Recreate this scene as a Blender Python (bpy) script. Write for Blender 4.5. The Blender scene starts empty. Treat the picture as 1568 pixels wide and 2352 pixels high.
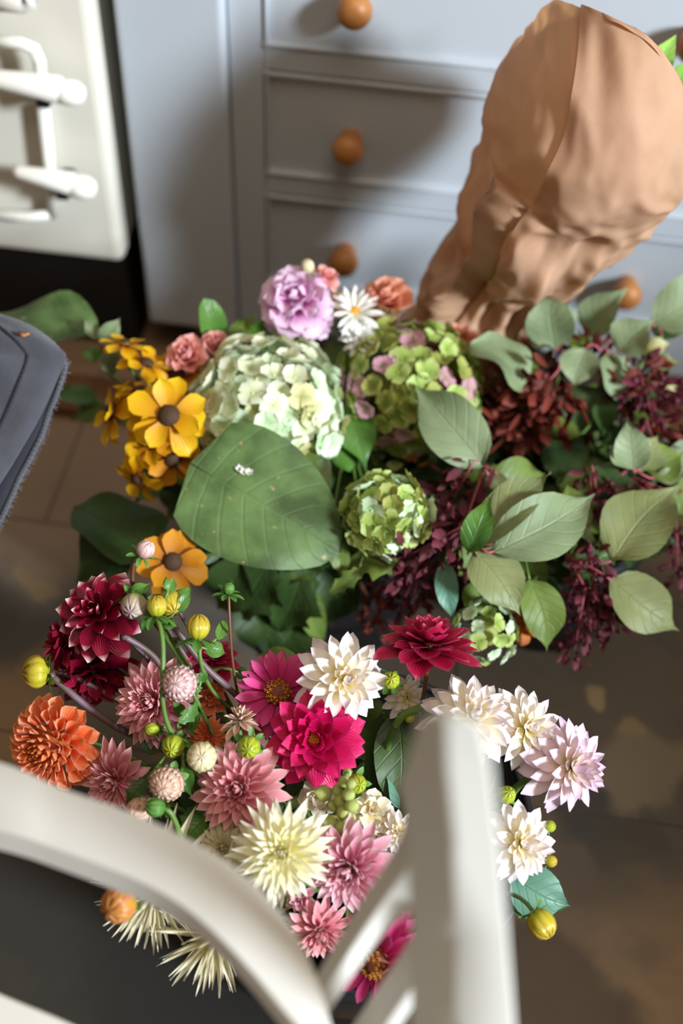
import bpy, math, random
import numpy as np
from mathutils import Vector, Matrix

# ------------------------------------------------------------------ camera / light / exposure
SC = bpy.context.scene
COL = SC.collection
FPX = 2800.0
CX, CY, CZ = (0.99007513, 0.12652766, -0.06117178), (0.13635006, -0.75931893, 0.63627307), (0.03405726, -0.63829892, -0.76903484)
RW = Matrix((CX, CY, CZ))                      # camera (x right, y down, z forward) -> world
CAM = Vector((0, 0, 1.26))
cd = bpy.data.cameras.new('camera'); cam = bpy.data.objects.new('camera', cd); COL.objects.link(cam)
rot = Matrix([[RW[i][0], -RW[i][1], -RW[i][2]] for i in range(3)])
cam.matrix_world = Matrix.Translation(CAM) @ rot.to_4x4()
cd.sensor_fit = 'VERTICAL'; cd.sensor_height = 36; cd.sensor_width = 24
cd.lens = FPX / 2352 * 36
cd.clip_start = .02
cd.dof.use_dof = True; cd.dof.focus_distance = 1.03; cd.dof.aperture_fstop = 2.4
SC.camera = cam
vs = SC.view_settings
vs.view_transform = 'Standard'; vs.look = 'None'; vs.gamma = 1; vs.use_curve_mapping = False
vs.exposure = 0.0
w = bpy.data.worlds.new('world'); SC.world = w; w.use_nodes = True
w.node_tree.nodes['Background'].inputs[0].default_value = (1.0, .72, .47, 1)
w.node_tree.nodes['Background'].inputs[1].default_value = .18

def area(name, loc, target, sx, sy, power, col):
    l = bpy.data.lights.new(name, 'AREA'); l.shape = 'RECTANGLE'; l.size = sx; l.size_y = sy
    l.energy = power; l.color = col
    o = bpy.data.objects.new(name, l); COL.objects.link(o); o.location = loc
    o.rotation_euler = (Vector(target) - Vector(loc)).to_track_quat('-Z', 'Y').to_euler()
    return o
LDIR = Vector((1.58, -1.0, .92)).normalized()
WT = Vector((0.0, 1.0, .45))
area('window_light', WT + LDIR * 5.0, WT, .62, .90, 580, (.84, .93, 1.0))
area('overhead_fill', (.3, .15, 2.9), (.1, .7, .3), 1.4, 1.4, 25, (1.0, .85, .68))  # added soft fill from above, no real fixture

# ------------------------------------------------------------------ helpers
def ray(px, py): return RW @ Vector(((px - 784) / FPX, (py - 1176) / FPX, 1.0))
def PD(px, py, d): return CAM + ray(px, py) * d
def dz(px, py, z): return (z - CAM.z) / ray(px, py).z
def PZ(px, py, z): return PD(px, py, dz(px, py, z))
def PY(px, py, y): r = ray(px, py); return CAM + r * (y / r.y)
def camdir(x, y, z): return (RW @ Vector((x, -y, -z))).normalized()   # x right, y up, z towards the camera
def lin(c):
    if isinstance(c, str): c = [int(c[i:i + 2], 16) / 255 for i in (0, 2, 4)]
    return tuple(((v / 12.92) if v <= .04045 else ((v + .055) / 1.055) ** 2.4) for v in c) + (1,)

def mat(name, col, rough=.6, noise=0, nscale=8, col2=None, bump=0, bscale=60, metal=0, sheen=0, coord='Object', spec=.5):
    m = bpy.data.materials.new(name); m.use_nodes = True; nt = m.node_tree; b = nt.nodes['Principled BSDF']
    b.inputs['Roughness'].default_value = rough; b.inputs['Metallic'].default_value = metal
    b.inputs['Specular IOR Level'].default_value = spec
    b.inputs['Base Color'].default_value = lin(col)
    if sheen: b.inputs['Sheen Weight'].default_value = sheen
    tc = nt.nodes.new('ShaderNodeTexCoord')
    if col2:
        n = nt.nodes.new('ShaderNodeTexNoise'); n.inputs['Scale'].default_value = nscale; n.inputs['Detail'].default_value = 5
        nt.links.new(tc.outputs[coord], n.inputs['Vector'])
        r = nt.nodes.new('ShaderNodeValToRGB'); e = r.color_ramp.elements
        e[0].position = .38; e[0].color = lin(col); e[1].position = .66; e[1].color = lin(col2)
        nt.links.new(n.outputs[0], r.inputs[0]); nt.links.new(r.outputs[0], b.inputs['Base Color'])
    if bump:
        n = nt.nodes.new('ShaderNodeTexNoise'); n.inputs['Scale'].default_value = bscale; n.inputs['Detail'].default_value = 4
        nt.links.new(tc.outputs[coord], n.inputs['Vector'])
        bp = nt.nodes.new('ShaderNodeBump'); bp.inputs['Strength'].default_value = bump; bp.inputs['Distance'].default_value = .002
        nt.links.new(n.outputs[0], bp.inputs['Height']); nt.links.new(bp.outputs[0], b.inputs['Normal'])
    return m

def petal_mat(name, stops, edge=None, edge_amt=0., trans=.3, rough=.55, streak=.12, blot=None):
    """colour along the petal (uv.y) and towards its margin (uv.x)"""
    m = bpy.data.materials.new(name); m.use_nodes = True; nt = m.node_tree; N = nt.nodes; L = nt.links
    b = N['Principled BSDF']; out = N['Material Output']
    b.inputs['Roughness'].default_value = rough; b.inputs['Specular IOR Level'].default_value = .35
    uv = N.new('ShaderNodeUVMap'); sp = N.new('ShaderNodeSeparateXYZ'); L.new(uv.outputs[0], sp.inputs[0])
    r = N.new('ShaderNodeValToRGB'); els = r.color_ramp.elements
    while len(els) < len(stops): els.new(.5)
    for e, (p, c) in zip(els, stops): e.position = p; e.color = lin(c)
    L.new(sp.outputs[1], r.inputs[0]); cur = r.outputs[0]
    def mth(op, a, bb=None, clamp=False):
        n = N.new('ShaderNodeMath'); n.operation = op; n.use_clamp = clamp
        if hasattr(a, 'name'): L.new(a, n.inputs[0])
        else: n.inputs[0].default_value = a
        if bb is not None:
            if hasattr(bb, 'name'): L.new(bb, n.inputs[1])
            else: n.inputs[1].default_value = bb
        return n.outputs[0]
    a = mth('ABSOLUTE', mth('SUBTRACT', sp.outputs[0], .5)); a = mth('MULTIPLY', a, 2)
    def mix(fac, c1, c2, typ='MIX'):
        n = N.new('ShaderNodeMix'); n.data_type = 'RGBA'; n.blend_type = typ
        if hasattr(fac, 'name'): L.new(fac, n.inputs[0])
        else: n.inputs[0].default_value = fac
        for i, c in ((6, c1), (7, c2)):
            if hasattr(c, 'name'): L.new(c, n.inputs[i])
            else: n.inputs[i].default_value = c
        return n.outputs[2]
    if edge:
        f = mth('MULTIPLY', mth('POWER', a, 2.5), edge_amt); cur = mix(f, cur, lin(edge))
    if blot:     # blotches of a second pigment, different on each petal
        oi = N.new('ShaderNodeObjectInfo'); tc = N.new('ShaderNodeTexCoord')
        nz = N.new('ShaderNodeTexNoise'); nz.noise_dimensions = '4D'; nz.inputs['Scale'].default_value = 3.2
        L.new(tc.outputs['Object'], nz.inputs['Vector']); L.new(mth('MULTIPLY', oi.outputs['Random'], 50), nz.inputs['W'])
        f = mth('MULTIPLY', mth('SUBTRACT', nz.outputs[0], .56), 7, True); f = mth('MULTIPLY', f, blot[1])
        f = mth('MULTIPLY', f, mth('POWER', sp.outputs[1], 1.2))
        cur = mix(f, cur, lin(blot[0]))
    # fine lengthwise veins
    wv = mth('SINE', mth('MULTIPLY', sp.outputs[0], 52)); wv = mth('MULTIPLY', mth('ADD', wv, 1), .5)
    cur = mix(mth('MULTIPLY', wv, streak), cur, (0, 0, 0, 1), 'MIX')
    L.new(cur, b.inputs['Base Color'])
    bp = N.new('ShaderNodeBump'); bp.inputs['Strength'].default_value = .25; bp.inputs['Distance'].default_value = .001
    L.new(wv, bp.inputs['Height']); L.new(bp.outputs[0], b.inputs['Normal'])
    t = N.new('ShaderNodeBsdfTranslucent'); L.new(cur, t.inputs[0])
    ms = N.new('ShaderNodeMixShader'); ms.inputs[0].default_value = trans
    L.new(b.outputs[0], ms.inputs[1]); L.new(t.outputs[0], ms.inputs[2]); L.new(ms.outputs[0], out.inputs[0])
    return m

def leaf_mat(name, c1, c2, vein, rough=.5, trans=.22, spots=None, spec=.4):
    m = bpy.data.materials.new(name); m.use_nodes = True; nt = m.node_tree; N = nt.nodes; L = nt.links
    b = N['Principled BSDF']; out = N['Material Output']; b.inputs['Roughness'].default_value = rough
    b.inputs['Specular IOR Level'].default_value = spec
    uv = N.new('ShaderNodeUVMap'); sp = N.new('ShaderNodeSeparateXYZ'); L.new(uv.outputs[0], sp.inputs[0])
    def mth(op, a, bb=None, clamp=False):
        n = N.new('ShaderNodeMath'); n.operation = op; n.use_clamp = clamp
        for i, v in ((0, a), (1, bb)):
            if v is None: continue
            if hasattr(v, 'name'): L.new(v, n.inputs[i])
            else: n.inputs[i].default_value = v
        return n.outputs[0]
    def mix(fac, c1, c2):
        n = N.new('ShaderNodeMix'); n.data_type = 'RGBA'
        if hasattr(fac, 'name'): L.new(fac, n.inputs[0])
        else: n.inputs[0].default_value = fac
        for i, c in ((6, c1), (7, c2)):
            if hasattr(c, 'name'): L.new(c, n.inputs[i])
            else: n.inputs[i].default_value = c
        return n.outputs[2]
    tc = N.new('ShaderNodeTexCoord')
    nz = N.new('ShaderNodeTexNoise'); nz.inputs['Scale'].default_value = 22; nz.inputs['Detail'].default_value = 4
    L.new(tc.outputs['Object'], nz.inputs['Vector'])
    f = mth('MULTIPLY', mth('SUBTRACT', nz.outputs[0], .36), 3.4, True)
    cur = mix(f, lin(c1), lin(c2))
    a = mth('MULTIPLY', mth('ABSOLUTE', mth('SUBTRACT', sp.outputs[0], .5)), 2)
    mid = mth('SUBTRACT', 1, mth('MULTIPLY', a, 22), True)
    ph = mth('FRACT', mth('SUBTRACT', mth('MULTIPLY', sp.outputs[1], 6.5), mth('MULTIPLY', a, 1.9)))
    side = mth('SUBTRACT', 1, mth('MULTIPLY', mth('ABSOLUTE', mth('SUBTRACT', ph, .5)), 11), True)
    v = mth('MAXIMUM', mid, mth('MULTIPLY', side, .55))
    cur = mix(mth('MULTIPLY', v, .32), cur, lin(vein))
    if spots:
        vz = N.new('ShaderNodeTexNoise'); vz.inputs['Scale'].default_value = 95; vz.inputs['Detail'].default_value = 2
        L.new(tc.outputs['Object'], vz.inputs['Vector'])
        cur = mix(mth('MULTIPLY', mth('SUBTRACT', vz.outputs[0], .69), 14, True), cur, lin(spots))
    L.new(cur, b.inputs['Base Color'])
    bp = N.new('ShaderNodeBump'); bp.inputs['Strength'].default_value = .6; bp.inputs['Distance'].default_value = .002
    h = mth('ADD', mth('MULTIPLY', v, -.6), mth('MULTIPLY', nz.outputs[0], 1.6))
    L.new(h, bp.inputs['Height']); L.new(bp.outputs[0], b.inputs['Normal'])
    t = N.new('ShaderNodeBsdfTranslucent'); L.new(cur, t.inputs[0])
    ms = N.new('ShaderNodeMixShader'); ms.inputs[0].default_value = trans
    L.new(b.outputs[0], ms.inputs[1]); L.new(t.outputs[0], ms.inputs[2]); L.new(ms.outputs[0], out.inputs[0])
    return m

class MB:
    def __init__(s): s.v = []; s.f = []; s.uv = []
    def add(s, vs, fs, uvs=None):
        o = len(s.v); s.v += [tuple(p) for p in vs]; s.uv += (uvs or [(0.5, 0.5)] * len(vs))
        s.f += [tuple(i + o for i in f) for f in fs]; return s
    def grid(s, P, UV=None, closed=False):
        n, m = len(P), len(P[0]); vs = [p for r in P for p in r]
        fs = []
        for i in range(n - 1):
            for j in range(m if closed else m - 1):
                k = (j + 1) % m; fs.append((i * m + j, i * m + k, (i + 1) * m + k, (i + 1) * m + j))
        s.add(vs, fs, [u for r in UV for u in r] if UV else None); return s
    def box(s, c, d, rz=0):
        x, y, z = [k / 2 for k in d]; M = Matrix.Rotation(rz, 3, 'Z'); c = Vector(c)
        vs = [c + M @ Vector((a * x, b * y, e * z)) for e in (-1, 1) for a, b in ((-1, -1), (1, -1), (1, 1), (-1, 1))]
        s.add(vs, [(3, 2, 1, 0), (4, 5, 6, 7), (0, 1, 5, 4), (1, 2, 6, 5), (2, 3, 7, 6), (3, 0, 4, 7)]); return s
    def tube(s, pts, rads, n=7, cap=True):
        pts = [Vector(p) for p in pts]; m = len(pts)
        if not hasattr(rads, '__len__'): rads = [rads] * m
        rows = []; up = Vector((.31, .21, .93))
        for i, p in enumerate(pts):
            t = (pts[min(i + 1, m - 1)] - pts[max(i - 1, 0)]).normalized()
            a = t.cross(up)
            if a.length < .1: a = t.cross(Vector((1, 0, 0)))
            a.normalize(); b = t.cross(a)
            rows.append([p + (a * math.cos(q) + b * math.sin(q)) * rads[i] for q in [2 * math.pi * k / n for k in range(n)]])
        o = len(s.v); s.grid(rows, closed=True)
        if cap:
            s.f.append(tuple(o + k for k in range(n))[::-1]); s.f.append(tuple(o + (m - 1) * n + k for k in range(n)))
        return s
    def lathe(s, c, prof, n=24, ax=Vector((0, 0, 1)), capb=False):
        ax = Vector(ax).normalized(); a = ax.orthogonal().normalized(); b = ax.cross(a); c = Vector(c)
        rows = [[c + ax * z + (a * math.cos(q) + b * math.sin(q)) * max(r, 1e-5) for q in [2 * math.pi * k / n for k in range(n)]] for r, z in prof]
        s.grid(rows, closed=True); return s
    def ball(s, c, r, ax=Vector((0, 0, 1)), n=12, m=8, k=1.0):
        return s.lathe(c, [(r * math.sin(math.pi * i / m), -r * k * math.cos(math.pi * i / m)) for i in range(m + 1)], n, ax)
    def mesh(s, name, m, smooth=True, off=None):
        me = bpy.data.meshes.new(name)
        vs = s.v if off is None else [(p[0] - off[0], p[1] - off[1], p[2] - off[2]) for p in s.v]
        me.from_pydata(vs, [], s.f)
        uvl = me.uv_layers.new(name='UVMap')
        idx = np.zeros(len(me.loops), dtype=np.int32); me.loops.foreach_get('vertex_index', idx)
        uvl.data.foreach_set('uv', np.array(s.uv, dtype=np.float32)[idx].ravel())
        if smooth: me.polygons.foreach_set('use_smooth', [True] * len(me.polygons))
        if m: me.materials.append(m)
        me.update(); return me

def link(name, me, parent=None, M=None):
    o = bpy.data.objects.new(name, me); COL.objects.link(o)
    if parent is not None: o.parent = parent
    if M is not None: o.matrix_basis = M
    return o
def part(name, mb, m, root, smooth=True, bevel=0, kind=None, label=None):
    """mesh part given in world coordinates, parented to a root that only translates"""
    off = root.matrix_basis.translation.copy()
    r = root.parent
    while r is not None: off += r.matrix_basis.translation; r = r.parent
    o = link(name, mb.mesh(name, m, smooth, off), root)
    if bevel: bev(o, bevel)
    if kind: o['kind'] = kind
    if label: o['label'] = label
    return o
def bev(o, wd, seg=3):
    b = o.modifiers.new('bevel', 'BEVEL'); b.width = wd; b.segments = seg; b.limit_method = 'ANGLE'; b.angle_limit = .6
    b.harden_normals = False
def thing(name, label, cat, loc, group=None):
    o = bpy.data.objects.new(name, None); COL.objects.link(o); o.empty_display_size = .02
    o.matrix_basis = Matrix.Translation(Vector(loc)); o['label'] = label; o['category'] = cat
    if group: o['group'] = group
    return o
def struct(name, mb, m, bevel=0, smooth=False):
    o = link(name, mb.mesh(name, m, smooth)); o['kind'] = 'structure'
    if bevel: bev(o, bevel)
    return o

# ------------------------------------------------------------------ materials
M = {}
M['floor'] = None
def floor_mat():
    m = bpy.data.materials.new('worn_stone'); m.use_nodes = True; nt = m.node_tree; N = nt.nodes; L = nt.links; b = N['Principled BSDF']
    tc = N.new('ShaderNodeNewGeometry')
    def nz(sc, det, off):
        mp = N.new('ShaderNodeMapping'); mp.inputs['Location'].default_value = off; L.new(tc.outputs['Position'], mp.inputs[0])
        n = N.new('ShaderNodeTexNoise'); n.inputs['Scale'].default_value = sc; n.inputs['Detail'].default_value = det; L.new(mp.outputs[0], n.inputs['Vector']); return n.outputs[0]
    def ramp(s, p0, p1, c0, c1):
        r = N.new('ShaderNodeValToRGB'); e = r.color_ramp.elements; e[0].position = p0; e[0].color = c0; e[1].position = p1; e[1].color = c1
        L.new(s, r.inputs[0]); return r.outputs[0]
    def mix(f, a, c):
        n = N.new('ShaderNodeMix'); n.data_type = 'RGBA'; L.new(f, n.inputs[0])
        for i, v in ((6, a), (7, c)):
            if hasattr(v, 'name'): L.new(v, n.inputs[i])
            else: n.inputs[i].default_value = v
        return n.outputs[2]
    W, K = (1, 1, 1, 1), (0, 0, 0, 1)
    base = ramp(nz(2.2, 5, (0, 0, 0)), .35, .68, lin('8a6f50'), lin('745d43'))
    base = mix(ramp(nz(3.3, 4, (3.1, 1.2, 0)), .53, .58, K, (.8, .8, .8, 1)), base, lin('504f4d'))     # grey blotches
    base = mix(ramp(nz(7.5, 3, (7.1, 4.2, 0)), .64, .68, K, (.7, .7, .7, 1)), base, lin('95805f'))      # ochre flecks
    base = mix(ramp(nz(16, 5, (1.1, 9.2, 0)), .5, .75, K, (.4, .4, .4, 1)), base, lin('40362c'))
    # stains; bottom-left ones carry painted chair shade, upper-left one is lightened against shade: (pixel seen in the photo -> floor point), radius in metres, colour, strength
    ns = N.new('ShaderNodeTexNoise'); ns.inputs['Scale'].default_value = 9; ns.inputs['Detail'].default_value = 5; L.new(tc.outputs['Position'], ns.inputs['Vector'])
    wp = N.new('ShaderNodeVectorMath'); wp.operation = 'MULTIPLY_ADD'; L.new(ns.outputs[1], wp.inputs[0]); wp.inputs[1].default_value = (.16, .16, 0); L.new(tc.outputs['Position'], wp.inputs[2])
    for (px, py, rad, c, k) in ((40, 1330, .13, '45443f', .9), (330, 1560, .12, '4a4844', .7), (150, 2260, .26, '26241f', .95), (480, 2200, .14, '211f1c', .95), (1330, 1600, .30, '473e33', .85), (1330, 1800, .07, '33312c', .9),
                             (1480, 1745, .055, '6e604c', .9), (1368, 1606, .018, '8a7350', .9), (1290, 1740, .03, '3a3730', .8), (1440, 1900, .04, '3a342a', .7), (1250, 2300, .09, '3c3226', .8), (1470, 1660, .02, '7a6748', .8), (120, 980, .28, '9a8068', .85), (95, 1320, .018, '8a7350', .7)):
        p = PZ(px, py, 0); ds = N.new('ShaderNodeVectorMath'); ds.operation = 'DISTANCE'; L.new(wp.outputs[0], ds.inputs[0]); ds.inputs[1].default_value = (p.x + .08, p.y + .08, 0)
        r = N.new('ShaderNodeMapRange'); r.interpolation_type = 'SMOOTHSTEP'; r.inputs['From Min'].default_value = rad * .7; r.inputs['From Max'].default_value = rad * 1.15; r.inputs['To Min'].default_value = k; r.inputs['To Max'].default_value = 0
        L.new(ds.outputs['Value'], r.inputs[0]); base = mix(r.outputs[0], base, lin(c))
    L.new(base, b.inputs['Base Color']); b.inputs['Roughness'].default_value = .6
    bp = N.new('ShaderNodeBump'); bp.inputs['Strength'].default_value = .25; bp.inputs['Distance'].default_value = .003
    L.new(nz(30, 6, (0, 0, 0)), bp.inputs['Height']); L.new(bp.outputs[0], b.inputs['Normal'])
    return m
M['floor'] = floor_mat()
M['grout'] = mat('grout', '5a4c3e', .9, col2='463c32', nscale=30)
M['blue_paint'] = mat('blue_grey_paint', 'b0b7bf', .42, bump=.05, bscale=40)
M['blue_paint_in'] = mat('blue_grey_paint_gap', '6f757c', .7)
M['wood_knob'] = mat('turned_oak', 'b57a3e', .45, col2='9c6230', nscale=25)
M['wood_dark'] = mat('brown_wood', '7a5233', .6, col2='5d3d26', nscale=14)
M['enamel'] = mat('cream_enamel', 'd6d2c6', .3)
M['enamel_w'] = mat('white_enamel', 'e8e6dd', .25)
M['black'] = mat('black_iron', '0c0c0d', .55)
M['chair'] = mat('off_white_chair_paint', 'd2d0c9', .6, bump=.04, bscale=80)
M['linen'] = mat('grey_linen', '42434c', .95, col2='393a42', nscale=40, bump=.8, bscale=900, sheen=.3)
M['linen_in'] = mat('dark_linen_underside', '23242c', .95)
M['thread'] = mat('rust_thread', 'a86a3a', .9)
M['wall'] = mat('plaster', 'cfcac0', .8)
M['bucket'] = mat('dark_zinc', '3b3d41', .38, col2='2b2d31', nscale=12, metal=.7)
M['water'] = mat('dark_water', '10130f', .08)
M['kraft'] = None
def kraft_mat():
    m = mat('kraft_paper', 'cda88a', .7, col2='c29b7c', nscale=18, bump=.35, bscale=45)
    nt = m.node_tree; N = nt.nodes; b = N['Principled BSDF']; out = N['Material Output']
    t = N.new('ShaderNodeBsdfTranslucent'); t.inputs[0].default_value = lin('d09a68'); ms = N.new('ShaderNodeMixShader'); ms.inputs[0].default_value = .42
    nt.links.new(b.outputs[0], ms.inputs[1]); nt.links.new(t.outputs[0], ms.inputs[2]); nt.links.new(ms.outputs[0], out.inputs[0]); return m
M['kraft'] = kraft_mat()
M['stem'] = mat('green_stem', '5c7a34', .5, col2='4b6a2c', nscale=30)
M['stem_p'] = mat('purple_stem', '6b5560', .5, col2='54453f', nscale=30)
M['stem_b'] = mat('brown_stem', '6a3b2a', .5, col2='5a4a2a', nscale=30)
M['stem_r'] = mat('red_stem', '9a4552', .5)
M['calyx'] = petal_mat('green_sepal', [(0, '3e6a2c'), (.7, '5b8a3c'), (1, '6c9a48')], trans=.2, rough=.4)
M['pink'] = petal_mat('pink_petal', [(0, 'b83c60'), (.35, 'd0667e'), (.8, 'e89ca4'), (1, 'f2c0c0')], edge='f8d8d2', edge_amt=.7)
M['pink_w'] = petal_mat('pink_petal_vivid', [(0, 'b02c66'), (.4, 'd4688f'), (.8, 'ecb0c0'), (1, 'f6d8dc')], edge='f6dade', edge_amt=.7)
M['pink_h'] = petal_mat('pink_heart', [(0, '8a3a52'), (.6, 'c87a88'), (1, 'e6aeb0')], edge='f0c4c4', edge_amt=.8)
M['orange'] = petal_mat('orange_petal', [(0, 'c23c18'), (.4, 'f26c34'), (.85, 'fa9058'), (1, 'fcb488')], edge='fcc49c', edge_amt=.75, trans=.4)
M['orange_h'] = petal_mat('orange_heart', [(0, '7a3010'), (.6, 'b05420'), (1, 'd87838')], edge='e09050', edge_amt=.6)
M['magenta'] = petal_mat('magenta_petal', [(0, '7a0026'), (.45, 'b80846'), (.85, 'd61060'), (1, 'e43a80')], edge='d83080', edge_amt=.5, rough=.42)
M['crimson'] = petal_mat('crimson_petal', [(0, '5a0018'), (.5, 'a80c3c'), (.88, 'c41c50'), (1, 'd87880')], edge='d0507a', edge_amt=.45, rough=.42)
M['bicolor'] = petal_mat('dark_red_white_tip', [(0, '3a0012'), (.5, '720622'), (.84, '8c0c30'), (.93, 'e0a8b0'), (1, 'f4e4e0')], rough=.35, trans=.2)
M['darkred'] = petal_mat('dark_red_petal', [(0, '3a0012'), (.5, '7a0626'), (.9, '8a1232'), (1, 'a84a38')], edge='8e1e48', edge_amt=.5, rough=.35, trans=.2)
M['white'] = petal_mat('white_lilac_petal', [(0, 'ecd85c'), (.3, 'f8eebc'), (.65, 'fbf5ea'), (1, 'f6ebf2')], edge='dcc0e2', edge_amt=.3, trans=.42, streak=.05, blot=('b794d2', .55))
M['lilac'] = petal_mat('lilac_petal', [(0, 'e6d870'), (.28, 'f4e8c8'), (.65, 'f2dfe2'), (1, 'e0c4dc')], edge='cfa4d2', edge_amt=.5, trans=.35, streak=.07, blot=('a87cc0', .6))
M['cream'] = petal_mat('cream_petal', [(0, 'f0e070'), (.3, 'f8f2b4'), (.7, 'faf7dc'), (1, 'fbf9ea')], trans=.45, streak=.08)
M['ivory'] = petal_mat('ivory_petal', [(0, 'c8c078'), (.3, 'ded6ac'), (1, 'ece4cc')], trans=.3, streak=.1)
M['zinnia'] = petal_mat('zinnia_petal', [(0, 'b01a5c'), (.5, 'e23a8a'), (1, 'ee6aa8')], edge='cc2c7c', edge_amt=.4, streak=.3)
M['zinnia_c'] = mat('zinnia_cone', '4a1c14', .7, col2='7c3a14', nscale=200)
M['stamen'] = mat('yellow_stamen', 'cc8a1c', .6)
M['yellow'] = petal_mat('yellow_petal', [(0, 'b06a08'), (.35, 'e0a010'), (1, 'f4c81c')], trans=.3, streak=.2, rough=.45)
M['amber'] = petal_mat('amber_petal', [(0, '8a4a08'), (.4, 'c88010'), (1, 'e09a18')], trans=.3, streak=.25)
M['ycentre'] = mat('brown_flower_centre', '2c1a08', .8, col2='4a2c0c', nscale=150)
M['hyd_cream'] = petal_mat('hydrangea_cream', [(0, 'cad89c'), (.5, 'eaf0d0'), (1, 'f2f6e0')], trans=.3, streak=.08)
M['hyd_mint'] = petal_mat('hydrangea_mint', [(0, 'b4d49c'), (.5, 'd8ecc8'), (1, 'e4f4da')], trans=.3, streak=.08)
M['hyd_tan'] = petal_mat('hydrangea_tan', [(0, 'a8a860'), (.5, 'd2cf96'), (1, 'ddd4a8')], trans=.3, streak=.08)
M['hyd_lime'] = petal_mat('hydrangea_lime', [(0, '84a040'), (.5, 'aac064'), (1, 'c6d48c')], trans=.3, streak=.08)
M['hyd_olive'] = petal_mat('hydrangea_olive', [(0, '788a38'), (.5, 'a0a854'), (1, 'b8b468')], trans=.3, streak=.08)
M['hyd_rose'] = petal_mat('hydrangea_rose', [(0, 'a89a78'), (.5, 'cc98a8'), (1, 'd8a0b8')], trans=.3, streak=.08)
M['peach'] = petal_mat('peach_petal', [(0, 'd87850'), (.5, 'eca080'), (1, 'f2b49a')], trans=.35)
M['salmon'] = petal_mat('salmon_petal', [(0, 'd05048'), (.5, 'ee9488'), (1, 'f6b8ac')], edge='f4c0c4', edge_amt=.6, trans=.35)
M['apricot'] = petal_mat('apricot_petal', [(0, 'd8a868'), (.5, 'ecd0a4'), (1, 'f2dec0')], trans=.35)
M['stock'] = petal_mat('pink_stock_petal', [(0, 'b03a98'), (.3, 'e09acc'), (.7, 'f4d4ea'), (1, 'f2dcee')], edge='d88ccc', edge_amt=.4, trans=.35)
M['daisy'] = petal_mat('daisy_petal', [(0, 'e8e0b0'), (.3, 'f4f2ea'), (1, 'f8f6f2')], trans=.3)
M['rust'] = petal_mat('rust_leaf', [(0, 'a85418'), (.6, 'c87424'), (1, 'b05c20')], trans=.3, blot=('7a3010', .6))
M['bud_green'] = petal_mat('bud_green', [(0, '6a8a20'), (.6, '9aaa2c'), (1, 'b4b838')], trans=.1, rough=.3)
M['bud_yellow'] = petal_mat('bud_yellow', [(0, '8a9020'), (.5, 'b8b030'), (1, 'c09838')], edge='a07828', edge_amt=.5, trans=.1, rough=.3)
M['bud_orange'] = petal_mat('bud_orange', [(0, 'a08a24'), (.5, 'c48a38'), (1, 'c86850')], edge='c8a030', edge_amt=.6, trans=.1, rough=.3)
M['bud_pink'] = petal_mat('bud_pink', [(0, '8a5450'), (.55, 'd0a0a0'), (1, 'ecd0cc')], edge='f2dcd8', edge_amt=.8, trans=.15)
M['bud_cream'] = petal_mat('bud_cream', [(0, 'a8a850'), (.5, 'd4ccA0'), (1, 'e6d0b8')], edge='dcb8a0', edge_amt=.4, trans=.1, rough=.35)
M['bud_blush'] = petal_mat('bud_blush', [(0, '8a6848'), (.55, 'd0a48c'), (1, 'e8c8b4')], edge='f0d8c8', edge_amt=.7, trans=.15)
M['bud_purple'] = petal_mat('bud_purple', [(0, '9aa838'), (.6, 'b0a878'), (1, 'b080b8')], edge='e4d8b0', edge_amt=.4, trans=.1)
M['snap'] = petal_mat('snapdragon_bud', [(0, '9ab050'), (1, 'd2d488')], trans=.2, rough=.4)
M['snap_w'] = petal_mat('snapdragon_white', [(0, 'e8c060'), (.4, 'f0e4bc'), (1, 'f2efe6')], trans=.35)
M['bract'] = petal_mat('wine_bract', [(0, '401418'), (.6, '602230'), (1, '76303e')], trans=.2, rough=.6, streak=.2)
M['bract2'] = petal_mat('rust_bract', [(0, '4c1a14'), (.6, '6c281c'), (1, '803628')], trans=.2, rough=.6, streak=.2)
M['leaf_sage'] = leaf_mat('sage_leaf', '808f6a', '70815d', '98a47e', rough=.55, trans=.18)
M['leaf_big'] = leaf_mat('mottled_green_leaf', '34491f', '5f7a44', '6c8450', rough=.55, trans=.15, spots='a08a64')
M['leaf_ygreen'] = leaf_mat('yellow_green_leaf', '7f8656', '6c784e', 'b0a86a', rough=.5)
M['leaf_green'] = leaf_mat('fresh_green_leaf', '55802f', '467030', '86a45c', rough=.4)
M['leaf_mid'] = leaf_mat('olive_green_leaf', '6a7e34', '5b7030', '8a9450', rough=.5)
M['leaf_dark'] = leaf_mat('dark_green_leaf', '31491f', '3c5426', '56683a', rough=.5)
M['leaf_blue'] = leaf_mat('blue_green_leaf', '5f8a74', '4c7a66', '7aa48c', rough=.45)
M['leaf_lily'] = leaf_mat('lime_lily_bud', '9cc860', '8abc58', 'b8d880', rough=.45, trans=.3)

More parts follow.
